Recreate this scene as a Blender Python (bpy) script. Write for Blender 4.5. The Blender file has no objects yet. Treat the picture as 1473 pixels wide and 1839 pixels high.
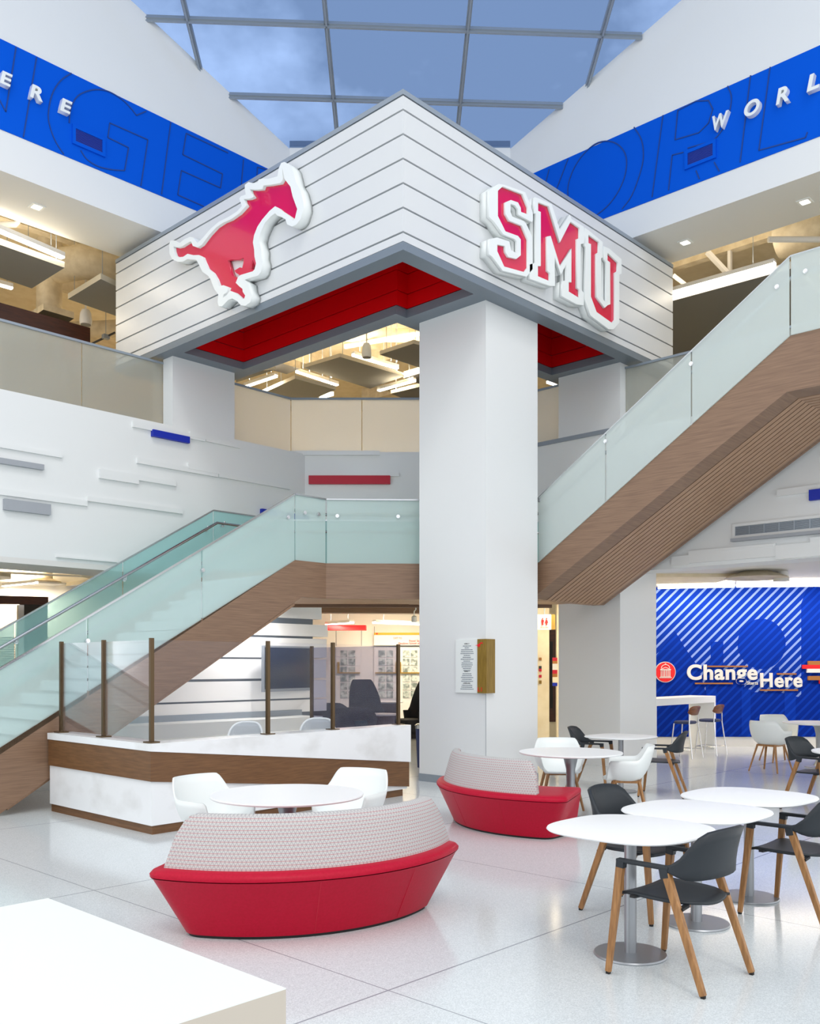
import bpy, bmesh, math, random
from mathutils import Vector, Matrix
random.seed(4)
sc = bpy.context.scene
col = sc.collection
R = math.radians
# ------------------------------------------------------------------ camera
F, CX, HY, EYE = 1665.0, 736.5, 1195.0, 1.68      # focal length and horizon in pixels, eye height in metres
SA, CA = 0.7256, 0.6881                           # the atrium walls run along x and y; the view runs diagonally between them
cd = bpy.data.cameras.new('camera'); cam = bpy.data.objects.new('camera', cd); col.objects.link(cam)
cam.location = (0, 0, EYE); cam.rotation_euler = (R(90), 0, -math.asin(SA))
cd.sensor_fit = 'HORIZONTAL'; cd.sensor_width = 36; cd.lens = 36 * F / 1473; cd.shift_y = (HY - 919.5) / 1473
cd.clip_start = 0.05; cd.clip_end = 300
sc.camera = cam
# ------------------------------------------------------------------ exposure
sc.view_settings.view_transform = 'Standard'; sc.view_settings.look = 'None'
sc.view_settings.exposure = 0.12; sc.view_settings.gamma = 1; sc.view_settings.use_curve_mapping = False
# ------------------------------------------------------------------ sky
w = bpy.data.worlds.new('sky'); sc.world = w; w.use_nodes = True
nt = w.node_tree; nt.nodes.clear()
def N(nt, t, **k):
    n = nt.nodes.new(t)
    for a, b in k.items():
        if a.startswith('i_'): n.inputs[int(a[2:])].default_value = b
        else: setattr(n, a, b)
    return n
tc = N(nt, 'ShaderNodeTexCoord'); mp = N(nt, 'ShaderNodeMapping'); mp.inputs['Scale'].default_value = (1, 1, 1.7)
nz = N(nt, 'ShaderNodeTexNoise'); nz.inputs['Scale'].default_value = 3.2; nz.inputs['Detail'].default_value = 7; nz.inputs['Roughness'].default_value = .55
rp = N(nt, 'ShaderNodeValToRGB'); rp.color_ramp.elements[0].position = .52; rp.color_ramp.elements[0].color = (.905, .95, 1, 1)
rp.color_ramp.elements[1].position = .70; rp.color_ramp.elements[1].color = (2.3, 2.2, 2.1, 1)
bg = N(nt, 'ShaderNodeBackground'); bg.inputs[1].default_value = 1.25
wo = N(nt, 'ShaderNodeOutputWorld')
L = nt.links.new
L(tc.outputs['Generated'], mp.inputs[0]); L(mp.outputs[0], nz.inputs[0]); L(nz.outputs[0], rp.inputs[0]); L(rp.outputs[0], bg.inputs[0]); L(bg.outputs[0], wo.inputs[0])
# ------------------------------------------------------------------ sun through the skylight, soft and high
sd = bpy.data.lights.new('sun', 'SUN'); sd.energy = .5; sd.angle = R(12); sd.color = (1, .97, .92)
so = bpy.data.objects.new('sun', sd); col.objects.link(so); so.rotation_euler = (R(38), R(-12), R(-20))

# ================================================================== helpers
def cz(X, Z, z=0.0):                # right / depth of the view -> world
    return Vector((X * CA + Z * SA, -X * SA + Z * CA, z))
def ray(px, py):
    d = cz((px - CX) / F, 1.0); d.z = (HY - py) / F
    return d
O = Vector((0, 0, EYE))
def onU(px, py, u): d = ray(px, py); return O + d * (u / d.x)
def onV(px, py, v): d = ray(px, py); return O + d * (v / d.y)
def onH(px, py, z): d = ray(px, py); return O + d * ((z - EYE) / d.z)
def onD(px, py, Z): return O + ray(px, py) * Z
def onP(px, py, p, n):
    d = ray(px, py); return O + d * ((Vector(p) - O).dot(n) / d.dot(n))

M = {}
def mat(name, c, rough=.5, metal=0.0, emit=0.0, spec=.5, coat=0.0, trans=0.0):
    m = bpy.data.materials.new(name); m.use_nodes = True
    b = m.node_tree.nodes['Principled BSDF']
    b.inputs['Base Color'].default_value = (*c, 1); b.inputs['Roughness'].default_value = rough
    b.inputs['Metallic'].default_value = metal; b.inputs['Specular IOR Level'].default_value = spec
    b.inputs['Coat Weight'].default_value = coat
    if emit: b.inputs['Emission Color'].default_value = (*c, 1); b.inputs['Emission Strength'].default_value = emit
    M[name] = m
    return m
def noisy(m, scale, c0, c1, detail=4, stretch=(1, 1, 1), lo=.35, hi=.65, bump=0, rough=None):
    nt = m.node_tree; b = nt.nodes['Principled BSDF']
    t = N(nt, 'ShaderNodeTexCoord'); mp = N(nt, 'ShaderNodeMapping'); mp.inputs['Scale'].default_value = stretch
    n = N(nt, 'ShaderNodeTexNoise'); n.inputs['Scale'].default_value = scale; n.inputs['Detail'].default_value = detail
    r = N(nt, 'ShaderNodeValToRGB'); r.color_ramp.elements[0].position = lo; r.color_ramp.elements[1].position = hi
    r.color_ramp.elements[0].color = (*c0, 1); r.color_ramp.elements[1].color = (*c1, 1)
    nt.links.new(t.outputs['Object'], mp.inputs[0]); nt.links.new(mp.outputs[0], n.inputs[0]); nt.links.new(n.outputs[0], r.inputs[0]); nt.links.new(r.outputs[0], b.inputs['Base Color'])
    if bump:
        bp = N(nt, 'ShaderNodeBump'); bp.inputs['Strength'].default_value = bump; bp.inputs['Distance'].default_value = .01
        nt.links.new(n.outputs[0], bp.inputs['Height']); nt.links.new(bp.outputs[0], b.inputs['Normal'])
    return m
def S(r, g, b):                     # srgb 0..255 -> linear
    return tuple(((x / 255) / 12.92 if x / 255 <= .04045 else ((x / 255 + .055) / 1.055) ** 2.4) for x in (r, g, b))

mat('white_paint', S(229, 231, 230), .65)
mat('white_panel', S(229, 231, 231), .3); mat('cladding_white', S(215, 217, 218), .35); mat('service_white', S(246, 247, 247), .6)
mat('block_white', S(232, 235, 232), .4, spec=.3); mat('block_side', S(196, 187, 174), .6, spec=.2)  # block sides get a darker colour than the top, shade put into the paint
mat('white_plastic', S(236, 240, 238), .35); mat('table_white', S(243, 244, 244), .4, spec=.35)
mat('soft_white', S(222, 220, 216), .6)
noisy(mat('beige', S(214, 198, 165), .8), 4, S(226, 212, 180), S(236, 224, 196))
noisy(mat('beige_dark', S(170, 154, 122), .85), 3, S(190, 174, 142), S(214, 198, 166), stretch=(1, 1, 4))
noisy(mat('duct_beige', S(190, 176, 146), .6), 6, S(196, 182, 154), S(216, 204, 178))
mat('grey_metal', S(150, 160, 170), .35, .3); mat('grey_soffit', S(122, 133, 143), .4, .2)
mat('grey_paint', S(160, 164, 170), .6); mat('reveal', S(110, 120, 132), .6)
mat('steel', S(190, 192, 195), .25, 1); mat('brushed', S(165, 168, 172), .38, .8); mat('chrome', S(225, 225, 228), .12, 1)
mat('acoustic', S(128, 130, 132), .95); mat('acoustic_edge', S(205, 198, 180), .8)
mat('dark_metal', S(52, 50, 48), .5, .3); mat('black', S(16, 16, 18), .6); mat('charcoal', S(33, 39, 45), .5)
mat('navy', S(40, 52, 92), .7)
mat('red_leather', S(196, 22, 62), .42, spec=.2); noisy(M['red_leather'], 60, S(176, 6, 42), S(184, 10, 48), bump=.04)
mat('red_deep', S(214, 0, 10), .5, spec=.2); mat('red_sign', S(216, 12, 66), .2, coat=.4); mat('red_flat', S(186, 8, 44), .5)
mat('red_bright', S(228, 16, 24), .5)
mat('blue_wall', S(0, 88, 212), .8, spec=.1); mat('blue_line', S(10, 62, 140), .6); mat('blue_strip', S(0, 36, 168), .5); mat('blue_vent', S(6, 44, 150), .5)
mat('gold', S(176, 140, 40), .4, .5); mat('gold_bar', S(160, 104, 44), .5)
mat('bronze', S(96, 78, 56), .35, .75)
mat('screen', S(38, 50, 62), .12, spec=.7); mat('green_sign', S(10, 70, 30), .4); mat('green_text', S(70, 220, 90), .4, emit=1)
mat('rubber', S(30, 28, 28), .8)
def wood(name, c0, c1, stretch, rough=.45):
    noisy(mat(name, c0, rough), 6, c0, c1, 6, stretch, .3, .7)
wood('wood_brown', S(124, 96, 76), S(146, 116, 92), (.5, .5, 12))
wood('wood_soffit', S(160, 126, 98), S(182, 146, 116), (9, .5, .9))
wood('wood_desk', S(98, 66, 38), S(124, 86, 52), (.8, .8, 14))
wood('wood_leg', S(134, 92, 52), S(176, 128, 78), (10, 10, 1.2))
wood('wood_olive', S(120, 92, 22), S(150, 120, 44), (12, 12, 1))
wood('walnut', S(92, 48, 24), S(140, 80, 42), (2, 2, 14), .3)
wood('dark_wood', S(56, 26, 12), S(78, 38, 20), (1, 1, 8))
mat('wood_gap', S(40, 26, 18), .9)
# marble
m = noisy(mat('marble', (.9, .9, .9), .22), 1.6, S(222, 222, 221), S(240, 241, 242), 9, (1, 1, 1.6), .3, .5)
# terrazzo floor with thin joints
m = mat('terrazzo', (.8, .8, .8), .13, spec=.5); nt = m.node_tree; b = nt.nodes['Principled BSDF']
t = N(nt, 'ShaderNodeTexCoord')
vo = N(nt, 'ShaderNodeTexVoronoi'); vo.inputs['Scale'].default_value = 190
rr = N(nt, 'ShaderNodeValToRGB'); rr.color_ramp.elements[0].position = .0; rr.color_ramp.elements[0].color = (*S(200, 206, 208), 1)
rr.color_ramp.elements[1].position = 1.0; rr.color_ramp.elements[1].color = (*S(228, 233, 234), 1)
sx = N(nt, 'ShaderNodeSeparateXYZ'); nt.links.new(t.outputs['Object'], sx.inputs[0]); nt.links.new(t.outputs['Object'], vo.inputs[0])
sc3 = N(nt, 'ShaderNodeSeparateColor'); nt.links.new(vo.outputs['Color'], sc3.inputs[0]); nt.links.new(sc3.outputs[0], rr.inputs[0])
def line(src, period, off, half):
    a = N(nt, 'ShaderNodeMath', operation='ADD'); a.inputs[1].default_value = -off + period * 20; nt.links.new(src, a.inputs[0])
    p = N(nt, 'ShaderNodeMath', operation='PINGPONG'); p.inputs[1].default_value = period / 2; nt.links.new(a.outputs[0], p.inputs[0])
    l = N(nt, 'ShaderNodeMath', operation='LESS_THAN'); l.inputs[1].default_value = half; nt.links.new(p.outputs[0], l.inputs[0])
    return l.outputs[0]
a1 = line(sx.outputs[0], 2.7, 3.4, .004); a2 = line(sx.outputs[1], 3.1, 3.38, .006)
mx = N(nt, 'ShaderNodeMath', operation='MAXIMUM'); nt.links.new(a1, mx.inputs[0]); nt.links.new(a2, mx.inputs[1])
mc = N(nt, 'ShaderNodeMix', data_type='RGBA'); nt.links.new(mx.outputs[0], mc.inputs[0]); nt.links.new(rr.outputs[0], mc.inputs[6]); mc.inputs[7].default_value = (*S(150, 155, 162), 1)
nt.links.new(mc.outputs[2], b.inputs['Base Color'])
# bench fabric: light grey weave with red triangle lines (UVs in metres)
m = mat('bench_fabric', (.7, .7, .7), .85); nt = m.node_tree; b = nt.nodes['Principled BSDF']
uvn = N(nt, 'ShaderNodeUVMap'); sx = N(nt, 'ShaderNodeSeparateXYZ'); nt.links.new(uvn.outputs[0], sx.inputs[0])
def fam(ax, ay, th):
    p = N(nt, 'ShaderNodeMath', operation='MULTIPLY'); p.inputs[1].default_value = ax; nt.links.new(sx.outputs[0], p.inputs[0])
    q = N(nt, 'ShaderNodeMath', operation='MULTIPLY_ADD'); q.inputs[1].default_value = ay; nt.links.new(sx.outputs[1], q.inputs[0]); nt.links.new(p.outputs[0], q.inputs[2])
    f = N(nt, 'ShaderNodeMath', operation='FRACT'); nt.links.new(q.outputs[0], f.inputs[0])
    l = N(nt, 'ShaderNodeMath', operation='LESS_THAN'); l.inputs[1].default_value = th; nt.links.new(f.outputs[0], l.inputs[0])
    return l.outputs[0]
k = 1 / .026
h1 = fam(0, k * 1.1547, .13); h2 = fam(k, k * .577, .12); h3 = fam(k, -k * .577, .12)
mA = N(nt, 'ShaderNodeMath', operation='MAXIMUM'); nt.links.new(h2, mA.inputs[0]); nt.links.new(h3, mA.inputs[1])
c1 = N(nt, 'ShaderNodeMix', data_type='RGBA'); nt.links.new(mA.outputs[0], c1.inputs[0]); c1.inputs[6].default_value = (*S(196, 193, 190), 1); c1.inputs[7].default_value = (*S(150, 146, 150), 1)
c2 = N(nt, 'ShaderNodeMix', data_type='RGBA'); nt.links.new(h1, c2.inputs[0]); nt.links.new(c1.outputs[2], c2.inputs[6]); c2.inputs[7].default_value = (*S(186, 118, 122), 1)
nt.links.new(c2.outputs[2], b.inputs['Base Color'])
def glass(name, tint, milk, milk_c, gloss=.08, rough=.03):
    m = bpy.data.materials.new(name); m.use_nodes = True; nt = m.node_tree; nt.nodes.clear(); M[name] = m
    tr = N(nt, 'ShaderNodeBsdfTransparent'); tr.inputs[0].default_value = (*tint, 1)
    df = N(nt, 'ShaderNodeBsdfDiffuse'); df.inputs[0].default_value = (*milk_c, 1)
    tl = N(nt, 'ShaderNodeBsdfTranslucent'); tl.inputs[0].default_value = (*milk_c, 1)
    ms = N(nt, 'ShaderNodeMixShader'); ms.inputs[0].default_value = .5; nt.links.new(df.outputs[0], ms.inputs[1]); nt.links.new(tl.outputs[0], ms.inputs[2])
    m1 = N(nt, 'ShaderNodeMixShader'); m1.inputs[0].default_value = milk; nt.links.new(tr.outputs[0], m1.inputs[1]); nt.links.new(ms.outputs[0], m1.inputs[2])
    gl = N(nt, 'ShaderNodeBsdfGlossy'); gl.inputs['Roughness'].default_value = rough; gl.inputs[0].default_value = (1, 1, 1, 1)
    fr = N(nt, 'ShaderNodeLayerWeight'); fr.inputs[0].default_value = gloss
    m2 = N(nt, 'ShaderNodeMixShader'); nt.links.new(fr.outputs['Fresnel'], m2.inputs[0]); nt.links.new(m1.outputs[0], m2.inputs[1]); nt.links.new(gl.outputs[0], m2.inputs[2])
    o = N(nt, 'ShaderNodeOutputMaterial'); nt.links.new(m2.outputs[0], o.inputs[0])
glass('glass_aqua', (.90, .96, .955), .54, S(234, 250, 248), .12)
glass('glass_pale', (.90, .96, .95), .62, S(246, 252, 250), .12)
glass('glass_aqua_deep', (.80, .94, .94), .40, S(190, 230, 228), .1)
glass('glass_frost', (.98, .97, .95), .80, S(255, 253, 246), .06)
glass('glass_dark', (.80, .83, .83), .42, S(226, 230, 226), .25)
glass('glass_clear', (.965, .965, .98), .03, S(200, 205, 220), .1)
glass('glass_smoke', (.72, .72, .80), .08, S(150, 150, 180), .1)
glass('glass_sky', (.395, .485, .635), .0, (1, 1, 1), .06)
mat('lamp_glow', (1, .95, .86), .5, emit=7); mat('lamp_cool', (1, .97, .92), .5, emit=7)

class MB:
    def __init__(s): s.v = []; s.f = []; s.m = []; s.uv = []
    def add(s, vs, fs, mi=0):
        b = len(s.v); s.v += [tuple(x) for x in vs]; s.f += [tuple(b + i for i in f) for f in fs]; s.m += [mi] * len(fs); return s
    def box(s, a, b, mi=0):
        x0, y0, z0 = [min(a[i], b[i]) for i in range(3)]; x1, y1, z1 = [max(a[i], b[i]) for i in range(3)]
        return s.add([(x0, y0, z0), (x1, y0, z0), (x1, y1, z0), (x0, y1, z0), (x0, y0, z1), (x1, y0, z1), (x1, y1, z1), (x0, y1, z1)],
                     [(0, 3, 2, 1), (4, 5, 6, 7), (0, 1, 5, 4), (1, 2, 6, 5), (2, 3, 7, 6), (3, 0, 4, 7)], mi)
    def prism(s, pts, ext, mi=0):    # planar polygon pushed along ext
        e = Vector(ext); n = len(pts); p = [Vector(q) for q in pts]
        return s.add(p + [q + e for q in p], [tuple(range(n))[::-1], tuple(range(n, 2 * n))] + [(i, (i + 1) % n, n + (i + 1) % n, n + i) for i in range(n)], mi)
    def bar(s, a, b, w, h=None, up=(0, 0, 1), w2=None, h2=None, mi=0):   # rectangular bar, may taper
        a, b = Vector(a), Vector(b); h = h or w; w2 = w2 or w; h2 = h2 or h
        d = (b - a).normalized(); up = Vector(up)
        if abs(d.dot(up)) > .98: up = Vector((0, 1, 0))
        x = d.cross(up).normalized(); y = x.cross(d)
        q = [a - x * w / 2 - y * h / 2, a + x * w / 2 - y * h / 2, a + x * w / 2 + y * h / 2, a - x * w / 2 + y * h / 2,
             b - x * w2 / 2 - y * h2 / 2, b + x * w2 / 2 - y * h2 / 2, b + x * w2 / 2 + y * h2 / 2, b - x * w2 / 2 + y * h2 / 2]
        return s.add(q, [(0, 3, 2, 1), (4, 5, 6, 7), (0, 1, 5, 4), (1, 2, 6, 5), (2, 3, 7, 6), (3, 0, 4, 7)], mi)
    def tube(s, pts, r, n=10, mi=0, cap=True):
        pts = [Vector(p) for p in pts]; rs = r if isinstance(r, (list, tuple)) else [r] * len(pts)
        vs = []; ref = None
        for i, p in enumerate(pts):
            d = (pts[min(i + 1, len(pts) - 1)] - pts[max(i - 1, 0)]).normalized()
            if ref is None: ref = Vector((0, 0, 1)) if abs(d.z) < .9 else Vector((1, 0, 0))
            x = d.cross(ref).normalized(); y = x.cross(d)
            ref = y
            vs += [p + (x * math.cos(2 * math.pi * k / n) + y * math.sin(2 * math.pi * k / n)) * rs[i] for k in range(n)]
        fs = [(i * n + k, i * n + (k + 1) % n, (i + 1) * n + (k + 1) % n, (i + 1) * n + k) for i in range(len(pts) - 1) for k in range(n)]
        if cap: fs += [tuple(range(n))[::-1], tuple(range((len(pts) - 1) * n, len(pts) * n))]
        return s.add(vs, fs, mi)
    def lathe(s, prof, c=(0, 0, 0), n=40, mi=0):    # profile of (r, z)
        c = Vector(c); vs = [c + Vector((r * math.cos(2 * math.pi * k / n), r * math.sin(2 * math.pi * k / n), z)) for r, z in prof for k in range(n)]
        fs = [(i * n + k, i * n + (k + 1) % n, (i + 1) * n + (k + 1) % n, (i + 1) * n + k) for i in range(len(prof) - 1) for k in range(n)]
        fs += [tuple(range(n))[::-1], tuple(range((len(prof) - 1) * n, len(prof) * n))]
        return s.add(vs, fs, mi)
    def grid(s, rows, mi=0, closed=False):
        nr, nc = len(rows), len(rows[0]); fs = []
        for i in range(nr - 1):
            for k in range(nc if closed else nc - 1): fs.append((i * nc + k, i * nc + (k + 1) % nc, (i + 1) * nc + (k + 1) % nc, (i + 1) * nc + k))
        return s.add([p for r in rows for p in r], fs, mi)
    def obj(s, name, mats, parent=None, smooth=None, bevel=0, seg=2, solid=0, fix=True):
        me = bpy.data.meshes.new(name); me.from_pydata(s.v, [], s.f)
        for x in (mats if isinstance(mats, (list, tuple)) else [mats]): me.materials.append(M[x] if isinstance(x, str) else x)
        me.polygons.foreach_set('material_index', s.m)
        if fix:
            bm = bmesh.new(); bm.from_mesh(me); bmesh.ops.recalc_face_normals(bm, faces=bm.faces); bm.to_mesh(me); bm.free()
        o = bpy.data.objects.new(name, me); col.objects.link(o)
        if parent is not None: o.parent = parent
        if solid:
            md = o.modifiers.new('t', 'SOLIDIFY'); md.thickness = solid; md.offset = 0
        if bevel:
            md = o.modifiers.new('b', 'BEVEL'); md.width = bevel; md.segments = seg; md.limit_method = 'ANGLE'; md.angle_limit = R(40)
        if smooth is not None:
            me.polygons.foreach_set('use_smooth', [True] * len(me.polygons)); me.set_sharp_from_angle(angle=R(smooth))
        me.update()
        return o
def tag(o, label, cat, group=None):
    o['label'] = label; o['category'] = cat
    if group: o['group'] = group
    return o
def empty(name, label, cat, loc=(0, 0, 0), rz=0, group=None):
    o = bpy.data.objects.new(name, None); col.objects.link(o); o.location = loc; o.rotation_euler = (0, 0, rz); o.empty_display_size = .1
    return tag(o, label, cat, group)
def structure(o): o['kind'] = 'structure'; return o
def copy_tree(o, parent=None):
    c = o.copy(); col.objects.link(c); c.parent = parent
    for ch in list(o.children): copy_tree(ch, c)
    return c
def place(o, X, Z, fx, fz, label, group=None, z=0):   # stand a thing at view coordinates, its +y turned to (fx, fz)
    p = cz(X, Z, z); f = cz(fx, fz); o.location = p; o.rotation_euler = (0, 0, math.atan2(-f.x, f.y))
    o['label'] = label
    if group: o['group'] = group
    return o
FT = {}
def text_mesh(body, bold=0.0, shear=0.0, depth=.02):
    cu = bpy.data.curves.new('t', 'FONT'); cu.body = body; cu.offset = bold; cu.shear = shear; cu.extrude = depth; cu.resolution_u = 6; cu.space_character = 1.0 + bold * 3.2
    o = bpy.data.objects.new('t', cu); col.objects.link(o); bpy.context.view_layer.update()
    dg = bpy.context.evaluated_depsgraph_get(); me = bpy.data.meshes.new_from_object(o.evaluated_get(dg)); bpy.data.objects.remove(o)
    return me
def lettering(name, body, a, w, h, tan, nrm, material, depth=.02, bold=0.0, shear=0.0, parent=None, material_side=None):
    """text fitted into a w x h box whose lower left corner is a; tan runs along the writing"""
    me = text_mesh(body, bold, shear, 1.0); xs = [v.co.x for v in me.vertices]; ys = [v.co.y for v in me.vertices]
    x0, x1, y0, y1 = min(xs), max(xs), min(ys), max(ys); t = Vector(tan).normalized(); n = Vector(nrm).normalized(); a = Vector(a)
    for v in me.vertices:
        v.co = t * ((v.co.x - x0) / (x1 - x0) * w) + Vector((0, 0, 1)) * ((v.co.y - y0) / (y1 - y0) * h) + n * (depth if v.co.z > 0 else 0)
    me.materials.clear(); me.materials.append(M[material])
    bm = bmesh.new(); bm.from_mesh(me); bmesh.ops.recalc_face_normals(bm, faces=bm.faces); bm.to_mesh(me); bm.free()
    o = bpy.data.objects.new(name, me); col.objects.link(o); o.location = a
    if parent is not None: o.parent = parent
    return o
def outline_mesh(loops, z0, z1, project, nrm):
    """filled 2-D outline (outer loop and holes, in pixels) as a solid slab; project() puts pixels on the carrier plane"""
    base = [[project(*p) for p in l] for l in loops]
    o3 = base[0][0]; t = Vector(nrm).cross(Vector((0, 0, 1))).normalized(); up = Vector((0, 0, 1)); n = Vector(nrm).normalized()
    cu = bpy.data.curves.new('c', 'CURVE'); cu.dimensions = '2D'; cu.fill_mode = 'BOTH'; cu.extrude = 1.0
    for l in base:
        sp = cu.splines.new('POLY'); sp.points.add(len(l) - 1); sp.use_cyclic_u = True
        for i, p in enumerate(l): q = p - o3; sp.points[i].co = (q.dot(t), q.dot(up), 0, 1)
    o = bpy.data.objects.new('c', cu); col.objects.link(o); bpy.context.view_layer.update()
    dg = bpy.context.evaluated_depsgraph_get(); me = bpy.data.meshes.new_from_object(o.evaluated_get(dg)); bpy.data.objects.remove(o)
    for v in me.vertices:
        x, y, z = v.co; v.co = o3 + t * x + up * y + n * (z1 if z > 0 else z0)
    bm = bmesh.new(); bm.from_mesh(me); bmesh.ops.remove_doubles(bm, verts=bm.verts, dist=1e-4); bmesh.ops.recalc_face_normals(bm, faces=bm.faces); bm.to_mesh(me); bm.free()
    me.materials.clear()
    return me
def me_obj(name, me, material, parent=None):
    me.materials.append(M[material]); o = bpy.data.objects.new(name, me); col.objects.link(o)
    if parent is not None: o.parent = parent
    return o
FACE = cz(1, 0); DEEP = cz(0, 1)      # along / into the walls that stand square to the view
# ================================================================== SETTING
VW, UW = 13.3, 13.6        # upper atrium walls: left wall y = VW, right wall x = UW
VF, UF = 13.02, 13.4       # fronts of the level 2 parapets
ZF = 16.9                  # the wall across the corner, square to the view
structure(MB().box((-12, -12, -.2), (40, 40, 0)).obj('floor', 'terrazzo'))
def facet(z0, z1, Za, Zb, xa=-2.9, xb=2.9, mi=0, mb=None):
    mb = mb or MB()
    return mb.prism([cz(xa, Za, z0), cz(xb, Za, z0), cz(xb, Zb, z0), cz(xa, Zb, z0)], (0, 0, z1 - z0), mi)
# corner points of the chamfer at a given depth
def vx(Z, v): return (Z * CA - v) / SA           # view X where wall y = v meets depth Z
def ux(Z, u): return (u - Z * SA) / CA
zb, zt = 3.2, 5.53
xl, xr = vx(ZF, VF), ux(ZF, UF)
wl = MB().box((-3, VF, zb), (cz(xl, ZF).x, VF + .5, zt)).obj('wall_left', 'white_paint'); structure(wl)
wr = MB().box((UF, -3, zb), (UF + .5, cz(xr, ZF).y, zt)).obj('wall_right', 'white_paint'); structure(wr)
wb = MB().prism([cz(xl, ZF, zb), cz(xr, ZF, zb), cz(xr + .3, ZF + .5, zb), cz(xl - .3, ZF + .5, zb)], (0, 0, zt + .04 - zb)).obj('wall_back', 'white_paint'); structure(wb)
# grey cap on the right parapet behind the pier
MB().box((UF - .02, 8.0, zt), (UF + .35, cz(xr, ZF).y, zt + .07)).obj('cap', 'grey_metal', wr)
# raised white strips on the walls
def strip_u(x0, y0, y1, x1, th=.035):   # on the left wall: left end x0 with top y0 and bottom y1, right end x1
    a = onV(x0, y0, VF); b = onV(x0, y1, VF); c = onV(x1, y0, VF)
    return MB().box((a.x, VF - th - random.uniform(0, .012), b.z), (c.x, VF + .01, a.z))
def strip_v(x0, y0, y1, x1, th=.035):   # on the right wall
    a = onU(x0, y0, UF); b = onU(x0, y1, UF); c = onU(x1, y0, UF)
    return MB().box((UF - th - random.uniform(0, .012), a.y, b.z), (UF + .01, c.y, a.z))
def strip_d(x0, y0, y1, x1, th=.035):
    a, b, c = onD(x0, y0, ZF), onD(x0, y1, ZF), onD(x1, y0, ZF)
    n = DEEP * -th
    return MB().prism([b, Vector((c.x, c.y, b.z)), c, a], n)
for x0, y0, y1, x1 in [(-8, 795, 803, 110), (237, 756, 767, 367), (339, 775, 784, 368), (368, 785, 793, 430), (245, 822, 832, 390), (336, 831, 842, 391), (391, 848, 857, 520),
                       (177, 842, 859, 247), (247, 854, 863, 314), (-8, 877, 888, 155), (155, 891, 900, 326), (100, 998, 1001, 210)]:
    strip_u(x0, y0, y1, x1).obj('relief_strip', 'white_paint', wl)
for x0, y0, y1, x1 in [(1397, 880, 892, 1473), (1238, 990, 1012, 1395), (1208, 1000, 1016, 1240), (1395, 980, 1005, 1457), (1457, 966, 1000, 1480), (1300, 985, 990, 1392)]:
    strip_v(x0, y0, y1, x1).obj('relief_strip', 'white_paint', wr)
for x0, y0, y1, x1 in [(521, 810, 818, 682), (621, 849, 856, 717)]: strip_d(x0, y0, y1, x1).obj('relief_strip', 'white_paint', wb)
tag(strip_u(271, 772, 784, 337, .06).obj('wall_strip', 'blue_strip'), 'blue raised strip under the railing, beside the left rear pier', 'wall decoration')
tag(strip_u(467, 914, 924, 560, .06).obj('wall_strip', 'blue_strip'), 'blue raised strip half hidden behind the stair glass peak', 'wall decoration')
tag(strip_u(-8, 822, 832, 76, .06).obj('wall_strip', 'grey_paint'), 'thin grey raised strip on the left balcony wall, above the thick grey one', 'wall decoration')
tag(strip_u(5, 896, 916, 88, .06).obj('wall_strip', 'grey_paint'), 'thick grey raised block on the left balcony wall', 'wall decoration')
tag(strip_d(555, 855, 870, 701, .06).obj('wall_strip', 'red_flat'), 'long red raised strip on the back balcony wall', 'wall decoration')
tag(strip_v(1456, 881, 900, 1480, .06).obj('wall_strip', 'blue_strip'), 'blue raised strip at the right edge, above the long wall grille', 'wall decoration')
# upper walls with bulkheads
zs = 8.72
def wall_top(px, py, plane): return plane(px, py)
BL0, BL1 = onV(0, 232, VW).z, onV(0, 70, VW).z
sk = lambda x, y: .453 * (17 - (x * SA + y * CA)) + 11.17       # skylight plane height
cnl, cnr = cz(vx(17, VW), 17), cz(ux(17, UW), 17)
def upper(side):
    mb = MB()
    if side == 'l':
        u0, u1 = 0.0, cnl.x
        top = [(u1, sk(u1, VW)), (u0, sk(u0, VW))]
        mb.prism([(u0, VW, zs), (u1, VW, zs)] + [(u, VW, z - .02) for u, z in top], (0, .25, 0))
        mb.box((u0, VW + .25, zs), (10.4, 14.5, zs + .2))                      # soffit
        mb.box((u0, 14.5, zs), (10.4, 14.62, 10))
    else:
        v0, v1 = 0.0, cnr.y
        top = [(v1, sk(UW, v1)), (v0, sk(UW, v0))]
        mb.prism([(UW, v0, zs), (UW, v1, zs)] + [(UW, v, z - .02) for v, z in top], (.25, 0, 0))
        mb.box((UW + .25, v0, zs), (14.8, 10.4, zs + .2))
        mb.box((14.8, v0, zs), (14.92, 10.4, 10))
    return mb
ul = structure(upper('l').obj('wall_upper_left', 'white_paint')); ur = structure(upper('r').obj('wall_upper_right', 'white_paint'))
structure(MB().prism([cz(vx(17, VW), 17, zs), cz(ux(17, UW), 17, zs), cz(ux(17, UW), 17, 11.3), cz(vx(17, VW), 17, 11.3)], DEEP * .25).obj('wall_upper_back', 'white_paint'))
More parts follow.
